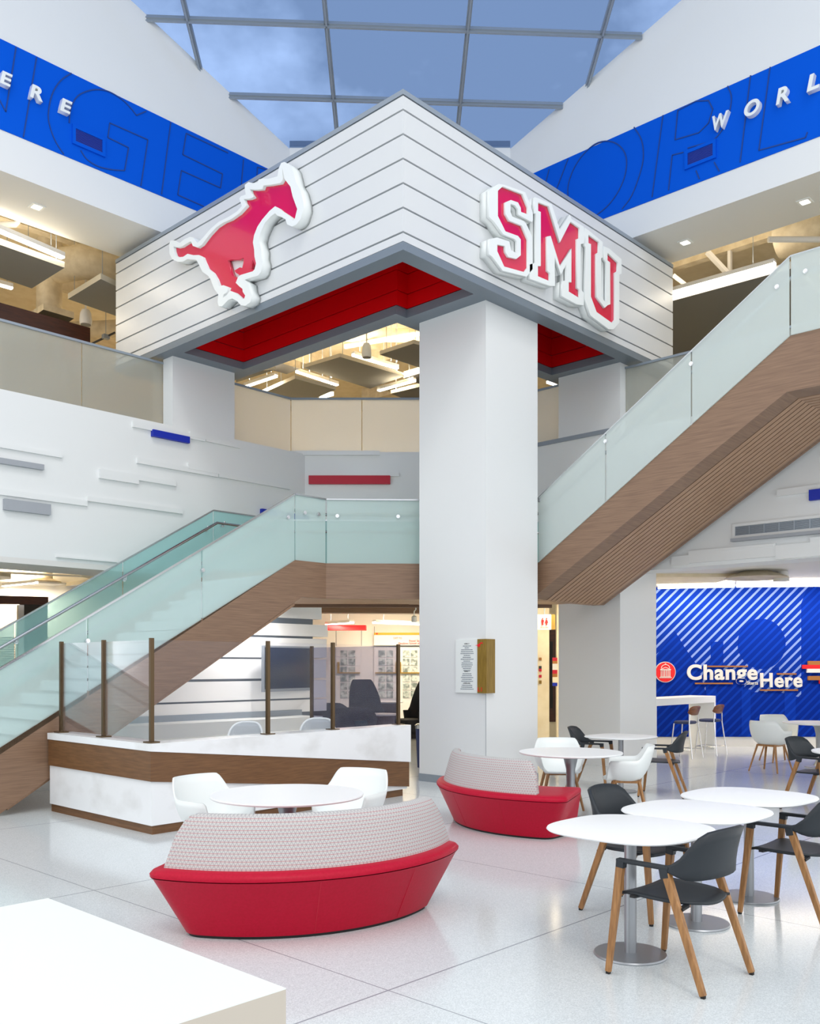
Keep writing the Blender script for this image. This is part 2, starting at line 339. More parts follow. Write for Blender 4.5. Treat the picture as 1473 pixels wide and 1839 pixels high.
# blue bands painted around the bulkheads
b1 = MB().box((0.0, VW - .012, BL0), (cnl.x, VW, BL1)).obj('blue_band', 'blue_wall', ul)
b2 = MB().box((UW - .012, 0.0, onU(1473, 245, UW).z), (UW, cnr.y, onU(1473, 82, UW).z)).obj('blue_band', 'blue_wall', ur)
def stroke(pts, f, parent, w=.018, off=(0, 0, 0)):
    mb = MB(); P = [f(*p) + Vector(off) for p in pts]
    for a, b in zip(P, P[1:]): mb.bar(a, b, w, w)
    mb.obj('outline_stroke', 'blue_line', parent, fix=False)
q1 = lambda x, y: onV(x * .50238, y * .50238, VW - .012)
q2 = lambda x, y: onU(733 + x * .50238, y * .50238, UW - .012)
def smooth(p, n=4):
    out = []
    for i in range(len(p) - 1):
        a, b, c, d = [Vector(p[max(0, min(len(p) - 1, j))]) for j in (i - 1, i, i + 1, i + 2)]
        for k in range(n):
            t = k / n; out.append(tuple(.5 * ((2 * b) + (c - a) * t + (2 * a - 5 * b + 4 * c - d) * t * t + (3 * b - a - 3 * c + d) * t ** 3)))
    return out + [tuple(p[-1])]
for s, c in [([(57, 168), (20, 400), (-6, 350)], 0), ([(130, 205), (83, 490)], 0), ([(255, 262), (215, 290), (185, 340), (172, 410), (180, 460), (200, 510), (228, 552)], 1),
          ([(247, 440), (250, 400), (262, 365), (285, 338), (330, 322), (380, 325), (430, 352), (465, 385), (487, 413)], 1), ([(487, 413), (522, 398)], 0),
          ([(288, 538), (310, 570), (350, 595), (400, 607), (445, 610)], 1), ([(445, 610), (459, 528), (385, 492), (392, 440), (528, 500), (503, 665)], 0), ([(610, 437), (577, 695)], 0),
          ([(815, 547), (665, 477), (653, 553), (795, 622), (788, 672), (648, 610), (635, 697), (728, 738)], 0), ([(870, 570), (862, 665)], 0), ([(960, 608), (920, 598), (918, 630)], 0)]:
    stroke(smooth(s) if c else s, q1, b1)
for s, c in [([(505, 605), (492, 655)], 0), ([(573, 568), (528, 685)], 0),
          ([(575, 720), (572, 670), (590, 610), (625, 555), (670, 515), (715, 505), (755, 520), (780, 560), (778, 620), (755, 680), (720, 730), (680, 765), (655, 778)], 1),
          ([(808, 455), (835, 500), (842, 560), (830, 620), (800, 700), (765, 748)], 1), ([(912, 412), (873, 705)], 0), ([(955, 500), (965, 395), (1030, 362), (1075, 360), (1090, 390), (1075, 440), (1040, 475), (955, 500)], 0),
          ([(1143, 308), (1157, 350), (1145, 420), (1120, 470), (1090, 505)], 1), ([(1090, 505), (1000, 530)], 0), ([(985, 545), (945, 555), (932, 680)], 0), ([(1030, 610), (1042, 640)], 0), ([(1095, 580), (1113, 612)], 0),
          ([(1225, 270), (1188, 580)], 0), ([(1295, 240), (1255, 538), (1422, 492), (1428, 473)], 0)]:
    stroke(smooth(s) if c else s, q2, b2)
# back side ceilings and far walls: level 2
structure(MB().box((-3, 14.62, 9.9), (34, 34, 10.1)).box((14.92, -3, 9.9), (34, 14.62, 10.1)).prism([cz(-2.7, 17.3, 9.9), cz(2.7, 17.3, 9.9), cz(2.7, 21, 9.9), cz(-2.7, 21, 9.9)], (0, 0, .2)).obj('ceiling', 'beige'))
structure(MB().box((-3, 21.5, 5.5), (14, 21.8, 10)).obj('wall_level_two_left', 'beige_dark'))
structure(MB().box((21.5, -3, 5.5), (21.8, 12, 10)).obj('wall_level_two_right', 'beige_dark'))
structure(MB().prism([cz(-9, 30, 5.5), cz(9, 30, 5.5), cz(9, 30.3, 5.5), cz(-9, 30.3, 5.5)], (0, 0, 4.5)).obj('wall_level_two_back', 'beige'))
# level 2 slab = ground floor ceilings
m = MB().box((-3, VF + .5, 5.2), (34, 34, 5.45)).box((UF + .5, -3, 5.2), (34, VF + .5, 5.45)).prism([cz(xl, ZF + .4, 5.2), cz(xr, ZF + .4, 5.2), cz(xr, 24, 5.2), cz(xl, 24, 5.2)], (0, 0, .25))
structure(m.obj('floor_level_two', 'beige'))
structure(MB().box((-3, VF, 3.12), (cz(xl, ZF).x, VF + .95, 3.2)).obj('ceiling_edge_left', 'soft_white'))
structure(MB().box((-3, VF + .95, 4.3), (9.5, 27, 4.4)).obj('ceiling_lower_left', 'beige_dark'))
structure(MB().box((UF + .02, -3, 3.36), (30, 9.2, 3.46)).obj('ceiling_lower_right', 'soft_white'))
structure(MB().prism([cz(-6, ZF + .05, 3.3), cz(6, ZF + .05, 3.3), cz(6, 30, 3.3), cz(-6, 30, 3.3)], (0, 0, .1)).obj('ceiling_lower_back', 'beige'))
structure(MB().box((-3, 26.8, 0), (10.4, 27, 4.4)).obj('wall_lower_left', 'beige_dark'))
# ---- lobby at the back: panelled wall with glazed doors
ZL = 26.0
def rectD(mb, x0, y0, x1, y1, Z, th=.05, mi=0):    # upright slab square to the view from two pixel corners
    a, b = onD(x0, y0, Z), onD(x1, y1, Z)
    return mb.prism([Vector((a.x, a.y, a.z)), Vector((b.x, b.y, a.z)), b, Vector((a.x, a.y, b.z))], DEEP * -th, mi)
mb = MB().prism([cz(-12.5, ZL, 0), cz(5.2, ZL, 0), cz(5.2, ZL + .2, 0), cz(-12.5, ZL + .2, 0)], (0, 0, 4.4))
wlb = structure(mb.obj('wall_lobby', 'soft_white'))
for x in (603.5, 649, 672): rectD(MB(), x, 1125, x + .8, 1160, ZL, .01).obj('seam', 'reveal', wlb)
def glazed_door(name, x0, x1, hand):
    d = rectD(MB(), x0, 1162, x1, 1302, ZL - .02, .06).obj(name, 'soft_white'); structure(d)
    xm = (x0 + x1) / 2; w = x1 - x0
    for i in range(6):
        for sx_ in (0, 1):
            xa = x0 + w * (.18 + sx_ * .33); y = 1168 + i * 14.6
            rectD(MB(), xa, y, xa + w * .27, y + 12.2, ZL - .09, .01).obj('pane', 'pane_glass', d)
    rectD(MB(), hand, 1189, hand + 4, 1209, ZL - .09, .04).obj('push_plate', 'gold', d)
    rectD(MB(), x0 + 2, 1207.4, x1 - 1, 1209.4, ZL - .1, .05).obj('push_bar', 'gold', d)
m = noisy(mat('pane_glass', (.3, .35, .35), .1), 9, S(120, 132, 128), S(206, 214, 208), 5, lo=.4, hi=.6)
glazed_door('door_1', 603.5, 648, 606); glazed_door('door_2', 672, 715.5, 710.5); glazed_door('door_3', 716, 759, 716.5)
sg = tag(rectD(MB(), 672, 1140.5, 790, 1159, ZL - .1, .06).obj('overdoor_sign', 'soft_white'), 'white sign with red writing and a gold top band over the lobby doors', 'sign')
rectD(MB(), 672, 1136.3, 790, 1140.5, ZL - .1, .07).obj('band', 'gold', sg)
a = onD(707, 1147.5, ZL - .17); lettering('lettering', 'EXIT TO', a, .23, .05, FACE, -DEEP, 'red_bright', .005, parent=sg)
a = onD(715.5, 1157.2, ZL - .17); lettering('lettering', 'Meadows School of the Arts', a, .86, .06, FACE, -DEEP, 'red_bright', .005, parent=sg)
a = onD(735, 1152.6, ZL - .17); lettering('lettering', 'Food Services', a, .5, .06, FACE, -DEEP, 'red_bright', .005, parent=sg)
MB().prism([onD(674.5, 1137, ZL - .175), onD(679.5, 1137, ZL - .175), onD(677, 1140, ZL - .175)], DEEP * -.01).obj('emblem', 'red_bright', sg)
tag(rectD(MB(), 560, 1124, 658.5, 1132.5, ZL - 1, .5).obj('soffit_panel', 'red_bright'), 'bright red horizontal panel hanging at the lobby ceiling', 'panel')
tag(MB().prism([cz(-3.4, 20.6, 2.86), cz(4, 21.4, 2.86), cz(4, 21.8, 2.86), cz(-3.4, 21.0, 2.86)], (0, 0, .3)).obj('ceiling_beam', 'wood_brown'), 'brown wood beam crossing the lobby ceiling behind the landing', 'beam')
# corridor with restrooms right of the big pier
ZR = 21.0
structure(MB().prism([cz(2.6, ZR, 0), cz(3.9, ZR, 0), cz(3.9, ZR + .2, 0), cz(2.6, ZR + .2, 0)], (0, 0, 3.3)).obj('wall_corridor', 'beige'))
d = structure(rectD(MB(), 985.5, 1131, 997.5, 1296, ZR - .02, .05).obj('door_4', 'dark_wood')); rectD(MB(), 988, 1152, 993, 1272, ZR - .08, .01).obj('pane', 'black', d)
rs = tag(rectD(MB(), 962, 1104, 989, 1131, 18.0, .08).obj('restroom_sign', 'soft_white'), 'white restroom sign with red figures hanging right of the big pier', 'sign')
a, b = onD(989, 1131, 18), onD(995, 1104, 18); rectD(MB(), 989, 1104, 996, 1131, 18.0, .08).obj('sign_edge', 'wood_olive', rs)
MB().tube([onD(978, 1104, 18.04), onD(978, 1104, 18.04) + Vector((0, 0, 3.3 - onD(978, 1104, 18).z))], .01, 6).obj('hanging_rod', 'grey_metal', rs)
for cx_, skirt in ((974.8, 0), (981.8, 1)):
    m = MB(); p = lambda x, y: onD(x, y, 17.91)
    m.prism([p(cx_ + 1.3 * math.cos(t * .7), 1111 + 1.3 * math.sin(t * .7)) for t in range(9)], DEEP * -.01)
    if skirt: m.prism([p(cx_ - 1.2, 1113), p(cx_ + 1.2, 1113), p(cx_ + 3, 1119), p(cx_ + 1.2, 1119), p(cx_ + 1.2, 1122.5), p(cx_ - 1.2, 1122.5), p(cx_ - 1.2, 1119), p(cx_ - 3, 1119)], DEEP * -.01)
    else: m.prism([p(cx_ - 2.2, 1113), p(cx_ + 2.2, 1113), p(cx_ + 2.2, 1118), p(cx_ + 1.4, 1118), p(cx_ + 1.4, 1122.5), p(cx_ - 1.4, 1122.5), p(cx_ - 1.4, 1118), p(cx_ - 2.2, 1118)], DEEP * -.01)
    m.obj('figure', 'red_bright', rs)
lettering('lettering', 'RESTROOMS', onD(970.5, 1127.5, 17.91), .16, .022, FACE, -DEEP, 'red_bright', .004, parent=rs)
wc = MB().prism([cz(2.99, 18.9, 0), cz(3.22, 18.9, 0), cz(3.22, 19.0, 0), cz(2.99, 19.0, 0)], (0, 0, 3.3)).obj('wall_corridor_side', 'beige'); structure(wc)
cols = ['red_flat', 'gold_bar', 'soft_white', 'red_flat', 'gold_bar', 'beige', 'blue_strip']
for (y0, y1), c in zip([(1181, 1187), (1187, 1192), (1192, 1203), (1203, 1210), (1210, 1216), (1216, 1226), (1226, 1232)], cols):
    rectD(MB(), 992.3, y0, 1001, y1, 18.89, .01).obj('colour_stripe', c, wc)
wc2 = MB().prism([cz(2.55, 18.9, 0), cz(2.84, 18.9, 0), cz(2.84, 19.0, 0), cz(2.55, 19.0, 0)], (0, 0, 3.0)).obj('wall_corridor_near', 'beige'); structure(wc2)
for (y0, y1), c in zip([(1181, 1186), (1196, 1201), (1201, 1206), (1212, 1217), (1222, 1228)], ['gold_bar', 'charcoal', 'red_flat', 'red_flat', 'wood_olive']):
    rectD(MB(), 968, y0, 972.8, y1, 18.89, .01).obj('colour_stripe', c, wc2)

# ---- mural wall on the right
ZM = 19.2
structure(MB().prism([cz(4.4, ZM, 0), cz(13, ZM, 0), cz(13, ZM + .2, 0), cz(4.4, ZM + .2, 0)], (0, 0, 3.6)).obj('wall_mural', 'soft_white'))
structure(MB().prism([cz(4.4, ZM - .02, 0), cz(13, ZM - .02, 0), cz(13, ZM, 0), cz(4.4, ZM, 0)], (0, 0, .2)).obj('baseboard_mural', 'soft_white'))
m = mat('mural_stripes', (0, 0, 1), .8, spec=.1); nt = m.node_tree; b = nt.nodes['Principled BSDF']
def stripes(m, c0, c1, th, period=.135):
    nt = m.node_tree; b = nt.nodes['Principled BSDF']
    t = N(nt, 'ShaderNodeTexCoord'); s = N(nt, 'ShaderNodeVectorMath', operation='DOT_PRODUCT')
    d = cz(1, 0); s.inputs[1].default_value = (d.x * .72 / period, d.y * .72 / period, -.72 / period)
    nt.links.new(t.outputs['Object'], s.inputs[0])
    f = N(nt, 'ShaderNodeMath', operation='FRACT'); nt.links.new(s.outputs['Value'], f.inputs[0])
    l = N(nt, 'ShaderNodeMath', operation='LESS_THAN'); l.inputs[1].default_value = th; nt.links.new(f.outputs[0], l.inputs[0])
    c = N(nt, 'ShaderNodeMix', data_type='RGBA'); nt.links.new(l.outputs[0], c.inputs[0]); c.inputs[6].default_value = (*c0, 1); c.inputs[7].default_value = (*c1, 1)
    nt.links.new(c.outputs[2], b.inputs['Base Color'])
stripes(m, S(8, 48, 152), S(124, 150, 212), .33)
stripes(mat('mural_faint', (0, 0, 1), .8, spec=.1), S(2, 40, 140), S(8, 56, 170), .33)
stripes(mat('mural_mid', (0, 0, 1), .8, spec=.1), S(6, 50, 158), S(12, 62, 180), .36)
mu = tag(rectD(MB(), 1173, 1052, 1640, 1323, ZM - .02, .01).obj('mural', 'mural_stripes'), 'big blue wall mural with pale diagonal stripes at the right', 'mural')
sil = lambda pts: MB().prism([onD(740 + x * .49763, 820 + y * .49763, ZM - .03) for x, y in pts], DEEP * -.004)
sil([(870, 735), (895, 700), (950, 630), (985, 690), (1035, 762), (1060, 850), (870, 850)]).obj('tower_silhouette', 'mural_faint', mu)
sil([(1078, 668), (1124, 668), (1124, 770), (1200, 800), (1200, 850), (1060, 850), (1060, 760), (1078, 740)]).obj('block_silhouette', 'mural_faint', mu)
sil([(1262 + 87 * math.cos(t * math.pi / 20), 676 + 91 * math.sin(t * math.pi / 20)) for t in range(40)]).obj('dome_silhouette', 'mural_faint', mu)
sil([(1405, 530), (1420, 490), (1440, 460), (1800, 468), (1800, 1011), (1405, 1011)]).obj('hall_silhouette', 'mural_faint', mu)
sil([(870, 850), (1300, 850), (1300, 762), (1325, 762), (1325, 850), (1405, 870), (1405, 1011), (870, 1011)]).obj('base_silhouette', 'mural_faint', mu)
for x0, x1 in ((1062, 1100), (1190, 1222), (1345, 1385)):
    MB().prism([onD(740 + x * .49763, 820 + y * .49763, ZM - .036) for x, y in ((x0, 840), (x1, 840), (x1, 1011), (x0, 1011))], DEEP * -.003).obj('pillar_silhouette', 'mural_mid', mu)
# medallion
ctr = onD(1194.5, 1207, ZM - .04)
def disc(r0, r1, c, y, n=48):
    ring = [c + FACE * (r * math.cos(2 * math.pi * k / n)) + Vector((0, 0, r * math.sin(2 * math.pi * k / n))) for r in (r1,) for k in range(n)]
    return MB().prism(ring, DEEP * -y)
md = tag(disc(0, .215, ctr, .03).obj('medallion', 'soft_white'), 'round red medallion with a white domed hall on the mural', 'wall sign')
disc(0, .20, ctr, .04).obj('disc', 'red_bright', md)
m = MB(); P = lambda x, z: ctr + FACE * x + Vector((0, 0, z)) - DEEP * .04
for k in range(6): m.bar(P(-.09 + k * .036, -.09), P(-.09 + k * .036, .045), .014)
m.bar(P(-.125, -.115), P(.125, -.115), .014).bar(P(-.11, -.095), P(.11, -.095), .012).bar(P(-.11, .05), P(.11, .05), .02)
m.bar(P(-.1, .06), P(0, .1), .012).bar(P(.1, .06), P(0, .1), .012)
prev = None
for k in range(13):
    t = math.pi * k / 12; p = P(.085 * math.cos(t), .085 + .07 * math.sin(t))
    if prev: m.bar(prev, p, .012)
    prev = p
m.bar(P(0, .15), P(0, .18), .02).obj('domed_hall_emblem', 'soft_white', md, fix=False)
def mtext(body, x0, y1, x1, y0, lab, bold=.012):
    a = onD(x0, y1, ZM - .035); c = onD(x1, y0, ZM - .035)
    o = lettering('wall_lettering', body, a, (c - a).dot(FACE), c.z - a.z, FACE, -DEEP, 'soft_white', .03, bold)
    return tag(o, lab, 'lettering', 'writing on the mural')
mtext('Change', 1233.5, 1229.5, 1360, 1193, 'white word Change on the blue mural', .028)
mtext('Here', 1365, 1234.5, 1440.5, 1208.5, 'white word Here on the blue mural', .028)
mtext('Starts', 1341, 1229.5, 1361, 1223.5, 'small white word Starts between the two larger words', .01)
for x0, y0, x1, lab in [(1270, 1195.5, 1343, 'gold bar above the word Change'), (1248, 1226, 1316, 'gold bar under the word Change'), (1395, 1209, 1430, 'gold bar above the word Here'), (1365, 1238, 1433, 'gold bar under the word Here')]:
    tag(rectD(MB(), x0, y0, x1, y0 + 2.6, ZM - .04, .02).obj('accent_bar', 'gold_bar'), 'thin ' + lab, 'wall decoration', 'gold bars around the lettering')
for x0, y0, x1, y1, c, lab in [(1450, 1187, 1500, 1194, 'gold_bar', 'upper gold block in the striped cluster at the right end of the mural'), (1440, 1194, 1500, 1201, 'red_bright', 'long red block in the striped cluster at the right end of the mural'),
                               (1448, 1201, 1500, 1208, 'soft_white', 'white block in the striped cluster at the right end of the mural'), (1450, 1214, 1500, 1221.5, 'gold_bar', 'lower gold block in the striped cluster at the right end of the mural'), (1470, 1221.5, 1500, 1228, 'red_flat', 'lowest red block in the striped cluster at the right end of the mural')]:
    tag(rectD(MB(), x0, y0, x1, y1, ZM - .03, .05).obj('colour_block', c), lab, 'wall decoration')

# ---- skylight: sloping glazing with aluminium bars
n_sky = Vector((-SA * -.453, -CA * -.453, 1)).normalized()       # plane z = sk(x, y)
psky = Vector((cz(0, 17).x, cz(0, 17).y, 11.17))
def ons(px, py): return onP(px, py, psky, n_sky)
win = structure(MB().prism([cz(-9, 9.0, 11.17 + .453 * 8), cz(9, 9.0, 11.17 + .453 * 8), cz(4.0, 17.2, 11.08), cz(-4.0, 17.2, 11.08)], n_sky * .02).obj('window_1', 'glass_sky'))
def mull(pa, pb, name='mullion', wd=.075):
    a, b = ons(*pa), ons(*pb); d = (b - a).normalized(); a = a - d * (.0 if name == 'transom' else 3.0)
    m = MB().bar(a - n_sky * .035, b - n_sky * .035, wd, .07, up=n_sky)
    side = d.cross(n_sky).normalized()
    m.bar(a - n_sky * .09 , b - n_sky * .09, wd * .4, .05, up=n_sky)
    return m.obj(name, 'grey_metal', win, fix=False)
for a, b in [((330, 0), (362, 130)), ((583, 0), (605, 232)), ((845, 0), (822, 228)), ((1098, 0), (1058, 140))]: mull(a, (b[0] + (b[0] - a[0]) * .3, b[1] + (b[1] - a[1]) * .3))
for a, b in [((262, 30), (1152, 62)), ((412, 169), (1010, 187))]: mull(a, b, 'transom')
for a, b in [((-800, -145), (2300, -60))]: mull(a, b, 'transom')

# ================================================================== PIERS
def pier(name, pts, z1, label, base=True):
    o = MB().prism([(x, y, 0) for x, y in pts], (0, 0, z1)).obj(name, 'white_panel'); tag(o, label, 'column', 'white square piers carrying the sign box')
    return o
p1 = pier('pier', [(9.9, 7.96), (11.1, 7.96), (11.1, 8.42), (10.35, 9.2), (9.9, 9.2)], 6.67, 'big white pier in front, standing between the two stair flights')
MB().box((9.885, 7.945, 0), (11.1, 7.96, .11)).box((9.885, 7.96, 0), (9.9, 9.2, .11)).obj('base', 'grey_metal', p1)
MB().box((9.896, 7.956, .11), (9.902, 7.962, 1.29)).obj('corner_joint', 'grey_paint', p1)
pier('pier', [(8.21, 13.06), (9.42, 13.06), (9.42, 13.34), (8.21, 13.34)], 6.67, 'white pier behind the left balcony wall, under the sign box')
pier('pier', [(13.45, 7.99), (14.65, 7.99), (14.65, 9.2), (13.45, 9.2)], 6.67, 'white pier at the right under the upper stair flight')

# ================================================================== SIGN BOX (suspended white clad box)
U0, V0, ZB, ZT = 8.025, 7.725, 6.67, 8.57; UE, VE = 14.745, 14.53
sb = empty('sign_box', 'large white board-clad corner box hung over the piers, with red recess below', 'canopy', (U0, V0, ZB))
def sbo(mb, name, mt, **k):
    o = mb.obj(name, mt, None, **k); o.parent = sb; o.matrix_parent_inverse = Matrix.Translation((-U0, -V0, -ZB)); return o
zl = [ZB + .10] + [8.36 - i * .294 for i in range(6)][::-1] + [ZT - .03]
for i, (a, b) in enumerate(zip(zl, zl[1:])):
    g = .012
    sbo(MB().box((U0, V0, a + g), (U0 + .1, VE, b - g)).box((U0 + .1, V0, a + g), (UE, V0 + .1, b - g)), 'cladding_board', 'cladding_white')
sbo(MB().box((U0 + .03, V0 + .03, ZB + .05), (U0 + .12, VE - .02, ZT - .02)).box((U0 + .12, V0 + .03, ZB + .05), (UE - .02, V0 + .12, ZT - .02)), 'backing', 'reveal')
sbo(MB().box((U0 - .01, V0 - .01, ZT - .03), (U0 + .25, VE, ZT + .03)).box((U0 + .25, V0 - .01, ZT - .03), (UE, V0 + .25, ZT + .03)), 'top_trim', 'grey_metal')
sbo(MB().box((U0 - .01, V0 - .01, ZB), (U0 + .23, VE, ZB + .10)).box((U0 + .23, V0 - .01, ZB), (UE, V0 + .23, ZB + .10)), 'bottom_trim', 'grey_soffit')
ub, vb = 9.41, 9.2
body = MB().box((ub + .03, 9.43, ZB + .12), (9.66, VE - .04, 8.45)).box((ub + .03, vb + .02, ZB + .12), (UE - .04, 9.42, 8.45)).box((9.66, V0 + .24, ZB + .12), (11.08, vb + .01, 7.86)).box((U0 + .24, 12.83, ZB + .12), (ub + .02, VE - .04, 7.86)).box((13.27, V0 + .24, ZB + .12), (UE - .04, vb + .01, 7.86))
sbo(body, 'core', 'reveal')
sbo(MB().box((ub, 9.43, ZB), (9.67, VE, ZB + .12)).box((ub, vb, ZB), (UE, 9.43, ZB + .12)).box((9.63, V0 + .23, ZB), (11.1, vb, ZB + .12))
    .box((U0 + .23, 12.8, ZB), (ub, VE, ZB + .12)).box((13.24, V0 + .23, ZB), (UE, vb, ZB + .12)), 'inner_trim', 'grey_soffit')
sbo(MB().box((U0 + .13, V0 + .13, 8.45), (9.66, VE - .03, 8.54)).box((9.66, V0 + .13, 8.45), (UE - .03, 9.42, 8.54)), 'lid', 'white_panel')
red = MB(); gap = MB()
zr = [ZB + .12, ZB + .33, ZB + .62, ZB + .91, ZB + 1.2]
def redwall(a, b):          # vertical face between plan points a and b
    (x0, y0), (x1, y1) = a, b
    for z0, z1 in zip(zr, zr[1:]):
        red.prism([(x0, y0, z0 + .012), (x1, y1, z0 + .012), (x1, y1, z1), (x0, y0, z1)], (.02, 0, 0) if x0 == x1 else (0, .02, 0))
redwall((ub, vb), (ub, 12.8)); redwall((ub, vb - .02), (9.65, vb - .02)); redwall((9.63, V0 + .23), (9.63, vb - .02)); redwall((U0 + .23, 12.8), (ub, 12.8))
redwall((11.1, vb), (13.24, vb)); redwall((13.24, V0 + .23), (13.24, vb)); redwall((U0 + .215, V0 + .2), (U0 + .215, 12.8)); redwall((U0 + .23, V0 + .21), (13.24, V0 + .21)); redwall((11.09, V0 + .23), (11.09, vb))
sbo(red, 'red_lining', 'red_deep')
sbo(MB().box((U0 + .21, V0 + .2, ZB + 1.2), (ub + .03, 12.83, ZB + 1.25)).box((ub + .03, V0 + .2, ZB + 1.2), (13.27, vb + .02, ZB + 1.25)), 'recess_lid', 'red_deep')
sbo(MB().box((U0 + .12, V0 + .12, ZB + .1), (U0 + .21, 12.85, ZB + 1.3)).box((U0 + .21, V0 + .12, ZB + .1), (13.3, V0 + .2, ZB + 1.3)), 'recess_backing', 'wood_gap')

# emblem: running horse (pixels of a 4.603x enlargement whose corner is at 280, 270)
hp = lambda x, y: onU(280 + x / 4.603, 270 + y / 4.603, U0 - .16)
horse = [(1045, 145), (1062, 235), (1112, 300), (1130, 380), (1168, 485), (1150, 560), (1138, 580), (1128, 582), (1122, 555), (1080, 525), (1040, 500), (1015, 478), (985, 462), (940, 500), (880, 570), (840, 630), (812, 700), (802, 760), (812, 820), (815, 880), (828, 935),
         (815, 985), (800, 1000), (700, 1030), (680, 1045), (660, 1095), (690, 1125), (715, 1145), (718, 1170), (738, 1200), (730, 1225), (715, 1230), (690, 1205), (655, 1175), (625, 1165), (612, 1160), (590, 1190), (552, 1222), (560, 1190), (585, 1175), (600, 1130), (560, 1115), (522, 1122),
         (500, 1060), (470, 1010), (425, 975), (400, 920), (385, 880), (355, 865), (310, 866), (262, 855), (225, 880), (185, 884), (160, 865), (148, 830), (145, 795), (180, 803), (215, 795), (260, 765), (290, 752), (305, 790), (345, 803), (380, 780), (440, 700), (500, 635), (560, 595), (620, 570), (690, 520), (750, 455),
         (735, 430), (728, 403), (775, 400), (810, 385), (785, 350), (778, 322), (830, 325), (880, 320), (890, 290), (945, 285), (985, 278), (1030, 270), (1048, 240)]
hole1 = [(568, 898), (600, 893), (660, 893), (703, 878), (700, 920), (690, 963), (670, 958), (625, 985), (640, 1005), (668, 1022), (662, 1045), (610, 1030), (595, 1000)]
hole2 = [(778, 893), (795, 940), (803, 955), (790, 975), (748, 978), (762, 930)]
outer = [(1035, 105), (1062, 95), (1100, 115), (1130, 150), (1150, 230), (1160, 270), (1195, 330), (1220, 430), (1222, 480), (1195, 570), (1160, 615), (1125, 630), (1085, 612), (1070, 570), (1035, 548), (1005, 540), (985, 520), (950, 545), (900, 600), (865, 680), (850, 740), (858, 780), (872, 820), (870, 880), (885, 930),
         (868, 1005), (845, 1035), (790, 1050), (735, 1070), (765, 1095), (772, 1150), (795, 1200), (780, 1255), (740, 1285), (700, 1280), (670, 1245), (630, 1225), (600, 1235), (545, 1290), (520, 1290), (510, 1255), (515, 1190), (485, 1150), (455, 1075), (430, 1035), (385, 1005), (355, 945), (335, 905),
         (260, 898), (225, 920), (180, 922), (135, 900), (112, 855), (110, 775), (120, 745), (155, 745), (195, 765), (235, 735), (280, 715), (305, 720), (345, 765), (390, 720), (450, 650), (520, 590), (600, 550), (670, 505), (710, 460), (700, 430), (690, 400), (700, 380), (742, 365), (735, 315), (735, 285), (765, 262), (800, 270), (840, 265), (850, 240), (885, 232), (930, 235), (1005, 215), (1015, 150)]
hs = empty('horse_emblem', 'red running horse emblem with thick white rim on the left face of the sign box', 'emblem', (U0, 0, 0))
hs.location = hp(650, 750)
def keep(o, parent):        # parent without moving
    o.parent = parent; o.matrix_parent_inverse = Matrix.Translation(-parent.location); return o
nU, nV = Vector((-1, 0, 0)), Vector((0, -1, 0))
keep(me_obj('rim', outline_mesh([outer, horse], -.16, .0, hp, nU), 'white_plastic'), hs)
keep(me_obj('backing', outline_mesh([outer], -.16, -.13, hp, nU), 'white_plastic'), hs)
keep(me_obj('red_face', outline_mesh([horse, hole1, hole2], -.13, -.05, hp, nU), 'red_sign'), hs)
# block letters (pixels of a 5.4556x enlargement whose corner is at 860, 310)
lp = lambda x, y: onV(860 + x / 5.4556, 310 + y / 5.4556, V0 - .16)
s_in = [(188, 178), (235, 135), (430, 210), (483, 340), (483, 410), (415, 385), (412, 345), (385, 292), (315, 268), (262, 290), (262, 400), (300, 470), (425, 520), (483, 655), (483, 930), (447, 975), (250, 920), (182, 770), (182, 705), (258, 718), (262, 775), (290, 825), (370, 845), (412, 810), (412, 655), (385, 620), (262, 575), (188, 425)]
s_out = [(140, 145), (195, 110), (255, 120), (455, 192), (508, 320), (530, 400), (532, 470), (520, 485), (385, 410), (385, 355), (355, 320), (312, 305), (312, 385), (330, 430), (440, 475), (465, 500), (522, 625), (528, 945), (470, 1020), (235, 960), (130, 820), (100, 800), (105, 650), (180, 635), (300, 675), (318, 760), (372, 790), (372, 670), (350, 650), (240, 605), (150, 480), (100, 430), (100, 175)]
m_in = [(582, 290), (688, 330), (795, 685), (900, 480), (990, 542), (990, 640), (965, 650), (965, 1130), (988, 1145), (990, 1232), (882, 1165), (882, 1070), (908, 1075), (908, 745), (797, 920), (705, 620), (672, 625), (672, 960), (698, 985), (698, 1065), (580, 1015), (580, 915), (608, 915), (608, 385), (582, 375)]
m_out = [(548, 240), (582, 250), (715, 310), (795, 560), (890, 410), (910, 455), (1030, 530), (1045, 690), (1000, 700), (1000, 1140), (1030, 1180), (1030, 1300), (960, 1290), (815, 1210), (820, 1060), (858, 1060), (858, 900), (805, 1000), (745, 830), (745, 960), (748, 1110), (700, 1110), (500, 1040), (500, 900), (560, 880), (560, 400), (540, 400)]
u_in = [(1075, 608), (1180, 680), (1178, 780), (1155, 795), (1155, 1215), (1235, 1325), (1262, 1300), (1290, 1290), (1288, 880), (1262, 860), (1262, 785), (1365, 880), (1362, 965), (1338, 980), (1338, 1440), (1308, 1475), (1155, 1365), (1100, 1215), (1100, 700), (1075, 690)]
u_out = [(1040, 540), (1070, 560), (1215, 680), (1215, 830), (1200, 840), (1200, 1210), (1240, 1270), (1250, 1270), (1250, 880), (1225, 850), (1225, 720), (1280, 745), (1400, 850), (1400, 990), (1378, 1000), (1378, 1470), (1320, 1535), (1275, 1535), (1095, 1400), (1040, 1240), (1050, 730), (1035, 715)]
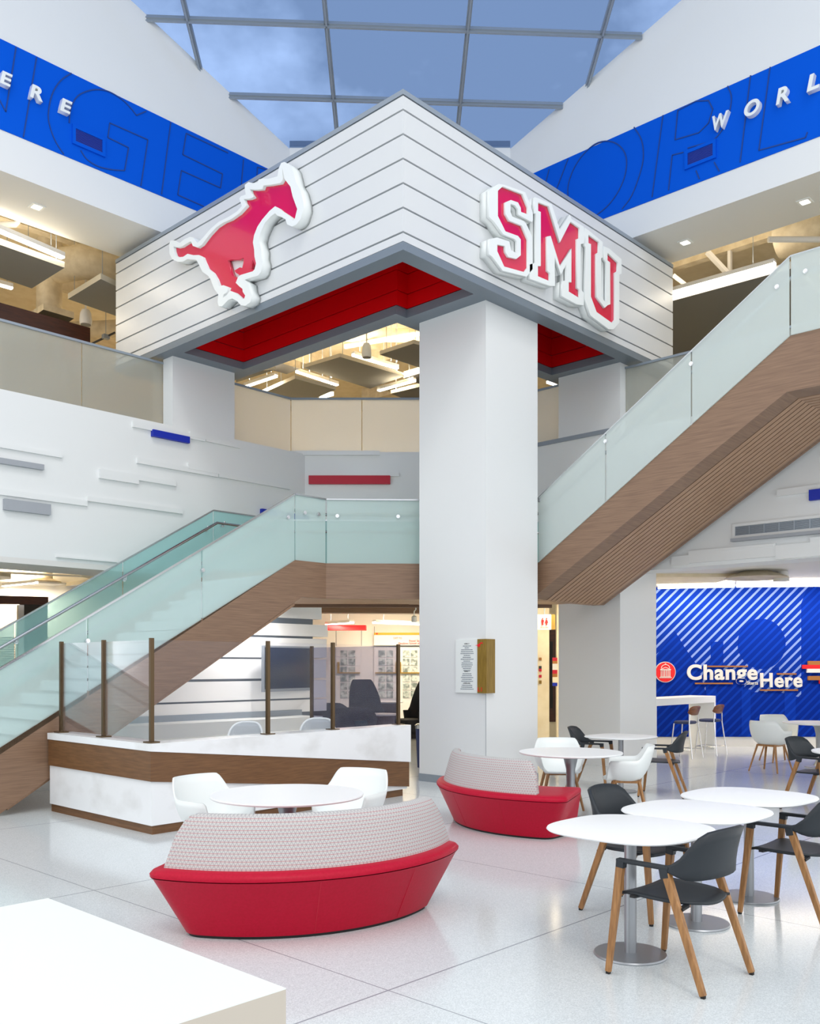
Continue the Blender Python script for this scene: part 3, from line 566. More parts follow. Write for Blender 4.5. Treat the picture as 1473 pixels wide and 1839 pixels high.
for ch, a, b in (('S', s_in, s_out), ('M', m_in, m_out), ('U', u_in, u_out)):
    e = empty('block_letter', 'red block letter %s with white rim on the right face of the sign box' % ch, 'sign letter', lp(*a[0]), 0, 'block letters SMU')
    keep(me_obj('backing', outline_mesh([b], -.16, -.05, lp, nV), 'white_plastic'), e)
    keep(me_obj('rim', outline_mesh([b, a], -.05, 0, lp, nV), 'white_plastic'), e)
    keep(me_obj('red_face', outline_mesh([a], -.06, -.035, lp, nV), 'red_sign'), e)

# letters on the blue bands
def wall_letter(ch, plane, x0, y0, x1, y1, tan, nrm, lab, grp):
    # y1 is the foot on the left, x0..x1 the width, y0 the top left
    a = plane(x0, y1); t = plane(x0, y0); r = plane(x1, y1)
    w_ = abs((r - a).dot(Vector(tan))); 
    o = lettering('wall_letter', ch, a, w_, t.z - a.z, tan, nrm, 'white_plastic', .09, .03, .18); tag(o, lab, 'sign letter', grp)
pl = lambda x, y: onV(x, y, VW - .012); pr = lambda x, y: onU(x, y, UW - .012)
g1, g2 = 'white letters on the left blue band', 'white letters on the right blue band'
wall_letter('E', pl, -5, 129, 18, 153, (1, 0, 0), (0, -1, 0), 'white raised letter E cut by the left edge of the photo', g1)
wall_letter('R', pl, 49, 153, 72, 178, (1, 0, 0), (0, -1, 0), 'white raised letter R between two letters E on the left blue band', g1)
wall_letter('E', pl, 103, 178, 125, 202, (1, 0, 0), (0, -1, 0), 'white raised letter E right above the left blue grille', g1)
wall_letter('W', pr, 1284, 214, 1313, 240, (0, -1, 0), (-1, 0, 0), 'white raised letter W on the right blue band', g2)
wall_letter('O', pr, 1341, 190, 1369, 217, (0, -1, 0), (-1, 0, 0), 'white raised letter O on the right blue band', g2)
wall_letter('R', pr, 1398, 166, 1421, 194, (0, -1, 0), (-1, 0, 0), 'white raised letter R on the right blue band', g2)
wall_letter('L', pr, 1453, 142, 1476, 171, (0, -1, 0), (-1, 0, 0), 'white raised letter L at the right edge of the photo', g2)
# blue vent grilles
def grille(a, b, nrm, mt, mf, lab, slats=14, name='vent_grille', fr=.05, bars=0):
    a, b = Vector(a), Vector(b); n = Vector(nrm); t = Vector((b.x - a.x, b.y - a.y, 0)); wd = t.length; t.normalize(); h = b.z - a.z
    g = empty(name, lab, 'air vent', a)
    loc = lambda s, z, d: t * s + Vector((0, 0, z)) + n * d
    def slab(s0, z0, s1, z1, d, mb): return mb.prism([loc(s0, z0, 0), loc(s1, z0, 0), loc(s1, z1, 0), loc(s0, z1, 0)], n * d)
    m = MB(); slab(0, 0, wd, fr, .03, m); slab(0, h - fr, wd, h, .03, m); slab(0, fr, fr, h - fr, .03, m); slab(wd - fr, fr, wd, h - fr, .03, m); m.obj('frame', mf, g)
    m = MB(); slab(fr, fr, wd - fr, h - fr, .004, m); m.obj('dark_backing', 'black', g)
    m = MB()
    for k in range(slats):
        z = fr + (h - 2 * fr) * (k + .5) / slats; slab(fr, z - .26 * h / slats, wd - fr, z + .22 * h / slats, .02, m)
    for k in range(bars):
        s = fr + (wd - 2 * fr) * (k + 1) / (bars + 1); slab(s - .012, fr, s + .012, h - fr, .028, m)
    m.obj('slats', mt, g)
    return g
p = pl(129, 258); q = pl(188, 284); grille(p, (q.x, q.y, pl(129, 223).z), (0, -1, 0), 'blue_vent', 'blue_wall', 'blue louvred grille on the left blue band below the letters', 9)
p = pr(1231, 306); q = pr(1287, 286); grille(p, (q.x, q.y, pr(1231, 273).z), (-1, 0, 0), 'blue_vent', 'blue_wall', 'blue louvred grille on the right blue band below the letters', 9)
p = onU(1317, 968, UF); q = onU(1520, 950, UF); g = grille(p, (q.x, q.y, onU(1317, 942, UF).z), (-1, 0, 0), 'grey_metal', 'white_paint', 'long white framed air grille on the right balcony wall', 7, fr=.04, bars=6)
MB().box((-.10, -5, -.05), (-.001, 0, -.005)).obj('ledge', 'grey_paint', g)
# square downlights in the bulkhead soffits
for (x, y), lab in zip([(66, 371), (1446, 362), (1231, 435)], ['square recessed downlight in the left bulkhead', 'square recessed downlight in the right bulkhead near the photo edge', 'square recessed downlight in the right bulkhead beside the sign box']):
    c = onH(x, y, zs); e = empty('downlight', lab, 'ceiling light', c, 0, 'recessed square downlights')
    MB().box((-.1, -.1, -.012), (.1, .1, 0)).obj('trim', 'white_plastic', e); MB().box((-.06, -.06, -.016), (.06, .06, -.011)).obj('lens', 'lamp_cool', e)
# ================================================================== STAIRCASE
st = empty('staircase', 'wood clad staircase with frosted glass sides, turning on a landing behind the front pier', 'staircase')
SL = .595
zg0, zg1 = 3.2, 4.15                     # glass foot and top on the landing
A_, B_, C_ = (8.56, 10.4), (9.15, 10.4), (11.25, 8.37)
vk = 4.354; SU = (6.6 - 4.15) / (8.37 - vk - .33); v1 = 8.05     # upper flight
def ztop_low(u): return 4.15 - SL * (8.56 - u)
def zup(v): return 4.15 + (v1 - max(v, vk)) * (6.6 - 4.15) / (v1 - vk) if v < v1 else 4.15
def quad(mb, a, b, za0, za1, zb0, zb1, th):     # upright slab between plan points, own heights at each end
    d = Vector((b[0] - a[0], b[1] - a[1], 0)).normalized(); n = Vector((-d.y, d.x, 0)) * th
    return mb.prism([(a[0], a[1], za0), (b[0], b[1], zb0), (b[0], b[1], zb1), (a[0], a[1], za1)], n)
def panel(a, b, ta, tb, mt='glass_aqua', h=.95, gap=.012, name='glass_panel'):
    a, b = Vector(a), Vector(b); d = (b - a); L_ = d.length; a2 = a + d * gap / L_; b2 = b - d * gap / L_
    t2a = ta + (tb - ta) * gap / L_; t2b = tb - (tb - ta) * gap / L_
    return quad(MB(), a2, b2, t2a - h, t2a, t2b - h, t2b, .02).obj(name, mt, st)
def rail(pts, name, r, mt='steel', n=8, parent=None):
    return MB().tube(pts, r, n).obj(name, mt, parent or st, smooth=50)
def caprail(a, b, ta, tb, parent=None): return MB().bar((*a, ta), (*b, tb), .035, .022).obj('cap_rail', 'steel', parent or st)
# --- lower flight, near and far glass
usplit = [2.6]
for px in (52, 158, 363, 531): 
    pass
for y_, mt in ((10.4, 'glass_aqua'), (12.43, 'glass_aqua_deep')):
    joints = [3.0] + ([onV(x, 1100, y_).x for x in ((158, 363) if y_ < 11 else (27, 221))]) + [8.56]
    joints = sorted(set(round(j, 3) for j in joints))
    for a, b in zip(joints, joints[1:]): panel((a, y_), (b, y_), ztop_low(a), ztop_low(b), mt)
    caprail((3.0, y_ + .01), (8.56, y_ + .01), ztop_low(3.0), 4.15)
    u_end = 8.56; zbt = lambda u: 2.56 - .6 * (8.56 - u)
    ua = 8.56 - 2.56 / .6
    pts = [(3.05, y_, 0), (ua, y_, 0), (8.6, y_, 2.62), (8.68, y_, 2.67), ] + ([(9.15, y_, 2.67), (9.15, y_, 3.2)] if y_ < 11 else [(9.95, y_, 2.67), (9.95, y_, 3.2)]) + [(8.56, y_, 3.2), (3.05, y_, max(.02, 3.2 - SL * (8.56 - 3.05)))]
    MB().prism(pts, (0, .06 if y_ < 11 else -.06, 0)).obj('stringer', 'wood_brown', st)
# near landing glass
panel(A_, B_, 4.15, 4.15); 
Bv, Cv = Vector(B_), Vector(C_); J = Bv + (Cv - Bv) * .48
panel(B_, J, 4.15, 4.15); panel(J, C_, 4.15, 4.15)
caprail(A_, B_, 4.15, 4.15); caprail(B_, C_, 4.15, 4.15)
quad(MB(), B_, C_, 2.67, 3.2, 2.67, 3.2, .06).obj('fascia', 'wood_brown', st)
# far landing glass
D_, E_ = (9.95, 12.43), (13.25, 9.2)
panel((8.56, 12.43), D_, 4.15, 4.15, 'glass_aqua_deep'); panel(D_, E_, 4.15, 4.15, 'glass_aqua_deep'); caprail((8.56, 12.44), D_, 4.15, 4.15); caprail(D_, E_, 4.15, 4.15)
quad(MB(), D_, E_, 2.67, 3.2, 2.67, 3.2, .06).obj('fascia', 'wood_brown', st)
# landing slab
MB().prism([(8.56, 10.46, 2.72), (9.17, 10.46, 2.72), (11.3, 8.42, 2.72), (13.2, 8.2, 2.72), (13.2, 9.1, 2.72), (9.93, 12.37, 2.72), (8.56, 12.37, 2.72)], (0, 0, .38)).obj('landing', 'wood_soffit', st)
m = MB(); pA, pB = cz(0, 14.0), cz(0, 16.2)
for k in range(13):
    Zk = 14.05 + k * .17; xa, xb = vx(Zk, 10.5), ux(Zk, 13.2)
    xa2 = max(xa, vx(Zk, 12.3)); 
    c0, c1 = cz(max(-1.55, xa2), Zk, 2.70), cz(min(1.75, xb), Zk, 2.70); m.bar(c0, c1, .15, .03)
m.obj('soffit_boards', 'wood_soffit', st, fix=False)
# upper flight
for x_, mt in ((11.25, 'glass_pale'), (13.25, 'glass_pale')):
    js = [8.37] + [onU(px, 800, x_).y for px in ((1089, 1243) if x_ < 12 else (1200, 1300))] + [vk, 1.9]
    for a, b in zip(js, js[1:]):
        if a > v1 > b: panel((x_, b), (x_, v1), zup(b), 4.15, mt); 
        else: panel((x_, b), (x_, a), zup(b), zup(a), mt)
    caprail((x_, 8.37), (x_, v1), 4.15, 4.15); caprail((x_, v1), (x_, vk), 4.15, 6.6); caprail((x_, vk), (x_, 1.9), 6.6, 6.6)
    q = 1 if x_ < 12 else -1
    MB().prism([(x_, 8.37, 2.67), (x_, 8.17, 2.67), (x_, vk + .05, 4.98), (x_, 1.9, 4.98), (x_, 1.9, 5.65), (x_, vk, 5.65), (x_, v1, 3.2), (x_, 8.37, 3.2)], (.06 * q, 0, 0)).obj('stringer', 'wood_brown', st)
# far stringer outer edge + soffit boards of the upper flight
zso = lambda v: 2.67 + (8.17 - max(v, vk + .05)) * (4.98 - 2.67) / (8.17 - vk - .05) if v < 8.17 else 2.67
def sofq(mb, u0, u1, dz, th):
    for a, b in ((8.37, 8.17), (8.17, vk + .05), (vk + .05, 1.9)):
        mb.prism([(u0, a, zso(a) + dz), (u1, a, zso(a) + dz), (u1, b, zso(b) + dz), (u0, b, zso(b) + dz)], (0, 0, th))
    return mb
sofq(MB(), 11.315, 11.62, .002, .03).obj('soffit_margin', 'wood_brown', st); sofq(MB(), 13.12, 13.185, .002, .03).obj('soffit_margin', 'wood_brown', st)
sofq(MB(), 11.32, 13.18, .007, .1).obj('soffit_backing', 'wood_gap', st)
m = MB(); nb = 13; wb_ = (13.12 - 11.62) / nb
for k in range(nb): sofq(m, 11.62 + k * wb_ + .019, 11.62 + (k + 1) * wb_ - .004, 0.0, .03)
m.obj('soffit_boards', 'wood_soffit', st)
# lower flight soffit and treads
MB().prism([(ua2 := 4.45, 10.46, .05), (8.6, 10.46, 2.55), (8.6, 12.37, 2.55), (ua2, 12.37, .05)], (0, 0, .04)).obj('soffit', 'wood_soffit', st)
m = MB(); n_ = 18
for k in range(n_): m.box((8.56 - (k + 1) * .285, 10.46, 3.02 - (k + 1) * .168), (8.56 - k * .285, 12.37, 3.02 - k * .168 - .03))
m.obj('treads', 'terrazzo', st)
m = MB()
for k in range(14): m.box((11.31, v1 - (k + 1) * .265, 3.2 + k * .165 - .02), (13.2, v1 - k * .265, 3.2 + (k + 1) * .165 - .06))
m.obj('treads', 'terrazzo', st)
structure(MB().box((11.31, -1, 5.2), (15, 4.4, 5.5)).obj('floor_level_two_right', 'beige'))
# handrails and glass fixings
def fix_(pts, n, axis_pts): pass
h = .21
rail([(3.0, 10.5, ztop_low(3.0) - h), (8.56, 10.5, 4.15 - h), (9.2, 10.5, 4.15 - h), (11.33, 8.45, 4.15 - h), (11.33, v1, 4.15 - h), (11.33, vk, 6.6 - h), (11.33, 1.9, 6.6 - h)], 'handrail', .022)
rail([(3.0, 12.33, ztop_low(3.0) - h), (8.56, 12.33, 4.15 - h), (9.9, 12.33, 4.15 - h), (13.15, 9.15, 4.15 - h)], 'handrail', .022)
def standoff(px, py, plane, nrm):
    c = plane(px, py); n = Vector(nrm)
    MB().tube([c - n * .02, c + n * .03], .028, 14).tube([c + n * .03, c + n * .036], .02, 14).tube([c - n * .02, c - n * .09], .01, 8).obj('glass_fixing', 'chrome', st, smooth=40)
for px, py in ((516, 929), (546, 921), (571, 924), (363, 1024), (156, 1151)): standoff(px, py, lambda a, b: onV(a, b, 10.4), (0, -1, 0))
nB = Vector((Cv.y - Bv.y, -(Cv.x - Bv.x), 0)).normalized()
for px, py in ((606, 927), (715, 928)): standoff(px, py, lambda a, b: onP(a, b, (*B_, 0), nB), nB)
for px, py in ((970, 899), (1089, 793), (1243, 654), (1397, 516), (1448, 488)): standoff(px, py, lambda a, b: onU(a, b, 11.25), (-1, 0, 0))
for px, py in ((28, 1153), (222, 1041), (369, 952), (399, 944)):
    c = onV(px, py, 12.40); MB().tube([c + Vector((0, .03, 0)), c + Vector((0, -.07, 0)), c + Vector((0, -.07, .06))], .012, 8).obj('rail_bracket', 'chrome', st, smooth=40)
    MB().tube([c + Vector((0, .02, 0)), c + Vector((0, -.02, 0))], .03, 12).obj('glass_fixing', 'chrome', st, smooth=40)

# ================================================================== LEVEL 2 RAILINGS
def railing(label, pts, zt_, zb_, mt, cuts):
    e = empty('balcony_railing', label, 'railing')
    for (a, b), cs in zip(zip(pts, pts[1:]), cuts):
        a, b = Vector(a), Vector(b); ts = [0] + list(cs) + [1]
        for t0, t1 in zip(ts, ts[1:]):
            p, q = a.lerp(b, t0), a.lerp(b, t1); d = (q - p).normalized() * .008
            quad(MB(), p + d, q - d, zb_, zt_, zb_, zt_, .02).obj('glass_panel', mt, e)
        MB().bar((*a, zt_ + .01), (*b, zt_ + .01), .04, .035).obj('cap_rail', 'grey_metal', e)
    return e
xj = onV(147, 650, 13.35).x
railing('dark reflective glass railing on the left balcony', [(2, 13.35), (cz(0, 0).x + 9.12, 13.35)], 6.6, 5.42, 'glass_dark', [[(xj - 2) / (9.12 - 2)]])
fl, fr_ = cz(vx(17.15, 13.4), 17.15), cz(ux(17.15, 13.65), 17.15)
xs_ = lambda px: ((px - CX) / F * 17.15 - vx(17.15, 13.4)) / (ux(17.15, 13.65) - vx(17.15, 13.4))
railing('cream frosted glass railing across the back of the second level', [(9.42, 13.4), (fl.x, fl.y), (fr_.x, fr_.y), (13.65, 9.2)], 6.6, 5.5, 'glass_frost', [[], [xs_(650), xs_(785)], []])
railing('dark glass railing on the right balcony behind the upper flight', [(13.62, 7.99), (13.62, 2.5)], 6.6, 5.42, 'glass_dark', [[.5]])

# ================================================================== LEVEL 2 CEILING THINGS
def slab_px(pts, z, th, name, mt, lab, cat, me='acoustic_edge', group=None):
    P = [onH(x, y, z) for x, y in pts]
    mb = MB().prism(P, (0, 0, th)); mb.m[0] = 1
    o = mb.obj(name, [me, mt]); tag(o, lab, cat, group)
    return o
def linear(a, b, z, lab, th=.09, w_=.1, glow='lamp_glow', power=0, hang=None, lz=0):
    A, B = onH(*a, z), onH(*b, z); c = (A + B) / 2
    e = empty('linear_light', lab, 'ceiling light', c); A, B = A - c, B - c
    if hang is None: hang = (9.9 if z > 6 else 3.3) - z
    MB().bar(A + Vector((0, 0, .035)), B + Vector((0, 0, .035)), w_, .07).obj('housing', 'soft_white', e)
    MB().bar(A, B, w_ * .85, .05).obj('tube', glow, e)
    if hang:
        for t in (.15, .85):
            p = A.lerp(B, t); MB().tube([p + Vector((0, 0, .07)), p + Vector((0, 0, hang))], .006, 5).obj('cable', 'grey_metal', e)
    if power:
        ld = bpy.data.lights.new('lamp', 'AREA'); ld.shape = 'RECTANGLE'; ld.size = max((B - A).length, .3); ld.size_y = .3; ld.energy = power; ld.color = (1, .86, .66)
        lo = bpy.data.objects.new('lamp', ld); col.objects.link(lo); lo.parent = e; d = (B - A); lo.rotation_euler = (0, 0, math.atan2(d.y, d.x)); lo.location = (0, 0, -.06)
        l2 = bpy.data.objects.new('lamp', ld.copy()); l2.data.energy = power * .7; col.objects.link(l2); l2.parent = e; l2.rotation_euler = (math.pi, 0, math.atan2(d.y, d.x)); l2.location = (0, 0, .12)
    return e
def hangers(o, z1=1.4):
    z1 = 9.9 - o.data.vertices[-1].co.z
    vs = [v.co for v in o.data.vertices]; n = len(vs) // 2; c = sum(vs[n:], Vector()) / n
    m = MB()
    for v in vs[n:]:
        p = v.lerp(c, .15); m.tube([p, p + Vector((0, 0, z1))], .006, 5)
    m.obj('hanging_wires', 'grey_metal', o); return o
hangers(slab_px([(-60, 418), (116, 481), (57, 518), (-60, 478)], 8.3, .1, 'acoustic_panel', 'acoustic', 'dark acoustic panel hanging left of the sign box, under the long light', 'ceiling panel'))
hangers(slab_px([(122, 537), (181, 501), (262, 540), (230, 575)], 8.3, .1, 'acoustic_panel', 'acoustic', 'dark acoustic panel partly hidden by the left end of the sign box', 'ceiling panel'))
hangers(slab_px([(545, 661), (611, 641), (726, 676), (665, 698)], 8.3, .08, 'acoustic_panel', 'acoustic', 'largest grey acoustic panel between the lights beyond the back railing', 'ceiling panel'))
hangers(slab_px([(470, 707), (530, 680), (603, 700), (560, 718), (500, 722)], 8.0, .08, 'acoustic_panel', 'acoustic', 'grey acoustic panel just above the left part of the back railing', 'ceiling panel'))
hangers(slab_px([(682, 637), (743, 617), (830, 640), (790, 672)], 8.3, .08, 'acoustic_panel', 'acoustic', 'grey acoustic panel behind the left edge of the front pier', 'ceiling panel'))
hangers(slab_px([(702, 707), (765, 692), (830, 712), (760, 730)], 8.0, .08, 'acoustic_panel', 'acoustic', 'low grey acoustic panel beside the front pier, just above the railing', 'ceiling panel'))
hangers(slab_px([(424, 687), (424, 668), (495, 664)], 8.0, .08, 'acoustic_panel', 'acoustic', 'small grey panel wedge beside the left rear pier', 'ceiling panel'))
slab_px([(478, 662), (507, 653), (540, 662), (515, 672)], 8.5, .15, 'cassette_unit', 'black', 'square black ceiling cassette unit above the back railing', 'air conditioner', 'duct_beige')
slab_px([(725, 679), (775, 664), (800, 676), (755, 690)], 8.4, .15, 'cassette_unit', 'black', 'black ceiling cassette unit at the left edge of the front pier', 'air conditioner', 'duct_beige')
c_ = slab_px([(52, 573), (78, 556), (133, 572), (110, 588)], 8.3, .12, 'cassette_unit', 'black', 'black square cassette unit hanging over the left balcony', 'air conditioner', 'duct_beige')
g = [onH(x, y, 8.42) for x, y in ((72, 571), (105, 571))]; cc = (g[0] + g[1]) / 2
MB().tube([cc, cc + Vector((0, 0, 1.0)), Vector((cc.x, cc.y, 9.9))], .24, 20).obj('duct_neck', 'duct_beige', c_, smooth=50)
linear((-40, 397), (113, 462), 8.5, 'long bright linear light over the left balcony', w_=.12, power=14)
linear((-40, 500), (22, 517), 8.5, 'short end of a linear light at the left photo edge', power=16)
linear((634, 637), (714, 661), 8.5, 'linear light below the white speaker beyond the back railing', power=110)
linear((533, 667), (606, 691), 8.5, 'linear light left of the largest acoustic panel', power=110)
linear((680, 701), (745, 683), 8.2, 'linear light right of the largest acoustic panel', power=55)
linear((440, 694), (496, 675), 8.2, 'linear light beside the left rear pier, above the railing', power=55)
linear((576, 714), (597, 708), 8.2, 'short linear light just over the back railing')
linear((984, 686), (1004, 692), 8.2, 'short linear light between the front pier and the right pier')
def speaker(px, py0, py1, Z, r, lab):
    a, b = onD(px, py0, Z), onD(px, py1, Z); h_ = a.z - b.z
    e = empty('pendant_speaker', lab, 'speaker', b)
    MB().lathe([(r * .92, 0), (r, h_ * .25), (r * .88, h_ * .75), (r * .6, h_ * .97), (.02, h_)], n=28).obj('body', 'white_plastic' if Z > 18 else 'soft_white', e, smooth=50)
    MB().lathe([(r * .8, -.01), (r * .8, .005)], n=28).obj('cone', 'acoustic', e)
    MB().tube([(0, 0, h_), (0, 0, 9.9 - b.z)], .015, 6).obj('rod', 'soft_white', e)
speaker(154, 556, 583, 17.5, .115, 'grey pendant speaker hanging left of the sign box')
speaker(658.5, 616, 642, 19.5, .105, 'white pendant speaker seen under the red recess')
# ducts, pipes, beams
def duct(pts, r, lab, mt='duct_beige', name='air_duct'): return tag(MB().tube(pts, r, 18).obj(name, mt, smooth=60), lab, 'duct')
z9 = 9.2
duct([onH(100, 478, 9.0), onH(150, 470, 9.0), onH(185, 478, 9.0), onH(240, 500, 9.0)], .3, 'round beige duct curving behind the left end of the sign box')
duct([onD(-10, 600, 20), onD(250, 588, 20)], .18, 'straight beige duct low above the left balcony')
duct([onH(-20, 404, 8.9), onH(28, 403, 8.9), onH(31, 398, 8.98)], .05, 'white pipe with an elbow above the left linear light', 'soft_white', 'pipe')
duct([onH(600, 600, 9.5), onH(800, 604, 9.5)], .16, 'round beige duct beyond the red recess')
duct([onH(620, 622, 9.3), onH(800, 590, 9.3)], .06, 'thin beige pipe beyond the red recess', 'soft_white', 'pipe')
duct([onH(1380, 430, 8.9), onH(1500, 430, 8.9)], .05, 'white pipe crossing above the upper stair glass', 'soft_white', 'pipe')
duct([onH(1400, 425, 9.4), onH(1500, 395, 9.4)], .4, 'wide wrapped duct at the right edge over the stair')
tt_ = empty('roof_truss', 'painted steel bracing under the right roof deck', 'truss', onD(1311, 470, 17.5))
for a, b, w_ in (((1270, 452), (1308, 492), .12), ((1311, 380), (1311, 492), .08), ((1209, 494), (1232, 512), .05), ((1437, 360), (1437, 450), .1), ((1415, 360), (1415, 452), .05), ((1422, 360), (1422, 452), .04)):
    keep(MB().bar(onD(*a, 17.5), onD(*b, 17.5), w_, .06).obj('brace', 'soft_white'), tt_)
for k, (z, v) in enumerate([(9.55, 16.4), (9.55, 18.6)]):
    tag(MB().box((0, v, z), (20, v + .18, 9.9)).obj('roof_beam', 'duct_beige'), ['beige roof beam nearer the left balcony', 'beige roof beam farther behind the left balcony'][k], 'beam')
for k, u in enumerate([16.8, 19]):
    tag(MB().box((u, 0, 9.5), (u + .18, 20, 9.9)).obj('roof_beam', 'duct_beige'), ['beige roof beam nearer the right bulkhead', 'beige roof beam farther behind the right bulkhead'][k], 'beam')
# wood header on the left balcony
a, b = onV(-30, 569, 15.6), onV(162, 616, 15.6); a2 = onV(-30, 553, 15.6)
tag(MB().prism([(a.x, 15.6, b.z), (b.x, 15.6, b.z), (b.x, 15.6, b.z + .27), (a.x, 15.6, b.z + .27)], (0, .15, 0)).obj('wood_header', 'dark_wood'), 'dark wood beam behind the left balcony railing', 'beam')
a = onD(139, 602, 20); b = onD(165, 594, 20)
ex = tag(MB().prism([a, Vector((b.x, b.y, a.z)), b, Vector((a.x, a.y, b.z))], DEEP * .05).obj('exit_sign', 'green_sign'), 'small dark green exit sign above the left balcony', 'sign')
lettering('lettering', 'EXIT', onD(146, 600.3, 19.99), .13, .045, FACE, -DEEP, 'green_text', .004, parent=ex)
tr = empty('track_rail', 'thin dark track with box, hanging left of the sign box', 'track', onD(190, 605, 18)); o0 = tr.location
MB().bar(onD(164, 618, 18) - o0, onD(207, 597, 18) - o0, .03, .03).obj('track', 'dark_metal', tr); MB().box((-.06, -.05, -.04), (.06, .05, .04)).obj('box', 'grey_metal', tr); MB().tube([(0, 0, .04), (0, 0, 9.9 - o0.z)], .006, 5).obj('cable', 'grey_metal', tr)
# right side: long light over grey panel
A, B = onH(1180, 534, 7.9), onH(1392, 472, 7.9)
lr = linear((1150, 541), (1392, 473), 8.62, 'very long linear light above the upper stair flight', w_=.13, power=30)
pan = [onH(x, y, 8.45) for x, y in ((1150, 556), (1382, 493), (1300, 600), (1228, 660), (1150, 640))]
d = (pan[1] - pan[0]).normalized(); nn = Vector((d.y, -d.x, 0)); nn = nn if nn.dot(DEEP) > 0 else -nn
p0, p1 = pan[0] - d * 1.0, pan[1] + d * .4
mb = MB().prism([p0, p1, p1 + nn * 5.0, p0 + nn * 5.0], (0, 0, .12)); mb.m[0] = 1
tag(mb.obj('ceiling_raft', ['soft_white', 'acoustic']), 'large dark grey ceiling raft right of the sign box', 'ceiling panel')
# ground floor, far left room
linear((6, 1052), (66, 1046), 3.9, 'short bright linear light in the lower left room', hang=.4, power=120)
slab_px([(-30, 1045), (20, 1040), (20, 1036), (-30, 1030)], 3.9, .08, 'acoustic_panel', 'soft_white', 'pale hanging panel at the left photo edge under the balcony', 'ceiling panel')
slab_px([(58, 1061), (160, 1047), (240, 1058), (120, 1063)], 3.9, .1, 'acoustic_panel', 'soft_white', 'pale hanging panel behind the lower stair glass', 'ceiling panel')
cu_ = empty('cassette_unit', 'white cassette unit with round duct neck under the left balcony', 'air conditioner', onH(80, 1043, 4.0))
MB().lathe([(.42, -.06), (.44, -.02), (.22, .06), (.2, .28)], n=32).obj('neck', 'duct_beige', cu_, smooth=40); MB().box((-.42, -.42, -.1), (.42, .42, -.06)).obj('plate', 'soft_white', cu_)
duct([onH(-20, 1027, 4.1), onH(260, 1040, 4.1)], .03, 'thin white pipe under the left balcony ceiling', 'soft_white', 'pipe')
e = empty('glazed_partition', 'glazed partition with dark wood header and slatted blinds in the lower left room', 'partition')
q = lambda x, y: onV(x, y, 24.0)
MB().prism([q(-40, 1084), q(87, 1086), q(87, 1072), q(-40, 1068)], (0, .1, 0)).obj('header', 'dark_wood', e)
a, b = q(-40, 1200), q(33, 1086); MB().prism([(a.x, 24.05, 0), (b.x, 24.05, 0), (b.x, 24.05, b.z), (a.x, 24.05, b.z)], (0, .02, 0)).obj('pane', 'glass_clear', e)
m = MB()
for k in range(34): m.box((a.x, 24.2, .4 + k * .06), (b.x, 24.22, .4 + k * .06 + .035))
m.obj('blinds', 'beige', e); MB().box((b.x, 24.0, 0), (b.x + .15, 24.1, b.z)).obj('post', 'steel', e)
a = q(38, 1086); b = q(87, 1086); MB().prism([(a.x, 24.05, 0), (b.x, 24.05, 0), (b.x, 24.05, b.z), (a.x, 24.05, b.z)], (0, .05, 0)).obj('dark_pane', 'dark_metal', e)
# ground floor right: long light in front of the mural, cassette, speaker
c0, c1, c2_ = cz(5.0, 18.7, 3.27), cz(6.45, 18.35, 3.27), cz(10.2, 17.9, 3.27)
for a, b, lab in ((c0, c1 - FACE * .03, 'left part of the long light along the top of the mural'), (c1 + FACE * .03, c2_, 'right part of the long light along the top of the mural')):
    c = (a + b) / 2; e = empty('linear_light', lab, 'ceiling light', c)
    MB().bar(a - c, b - c, .14, .08).obj('tube', 'lamp_glow', e); MB().bar(a - c + Vector((0, 0, .065)), b - c + Vector((0, 0, .065)), .16, .05).obj('housing', 'soft_white', e)
    ld = bpy.data.lights.new('lamp', 'AREA'); ld.shape = 'RECTANGLE'; ld.size = (b - a).length; ld.size_y = .2; ld.energy = 16 * (b - a).length; ld.color = (1, .86, .72)
    lo = bpy.data.objects.new('lamp', ld); col.objects.link(lo); lo.parent = e; dd = b - a; lo.rotation_euler = (R(20), 0, math.atan2(dd.y, dd.x)); lo.location = (0, 0, -.06)
    l2 = bpy.data.objects.new('lamp', ld.copy()); l2.data.energy *= .35; l2.data.size_y = .08; col.objects.link(l2); l2.parent = e; l2.rotation_euler = (R(180 - 35), 0, math.atan2(dd.y, dd.x)); l2.location = DEEP * -.2 + Vector((0, 0, -.02))  # second lamp, facing up, added only to brighten the ceiling
e = empty('cassette_unit', 'beige cassette unit with flared skirt above the mural light', 'air conditioner', cz(6.2, 16.6, 3.3))
MB().lathe([(.55, -.06), (.5, -.03), (.28, .05), (.24, .07)], n=32).obj('skirt', 'duct_beige', e, smooth=40); MB().lathe([(.22, .05), (.22, .1)], n=28).obj('neck', 'duct_beige', e)
e = empty('pendant_speaker', 'cream cone speaker under the ceiling in front of the mural', 'speaker', cz(6.65, 16.6, 3.24))
MB().lathe([(.14, -.05), (.11, .12)], n=28).obj('body', 'soft_white', e, smooth=40)
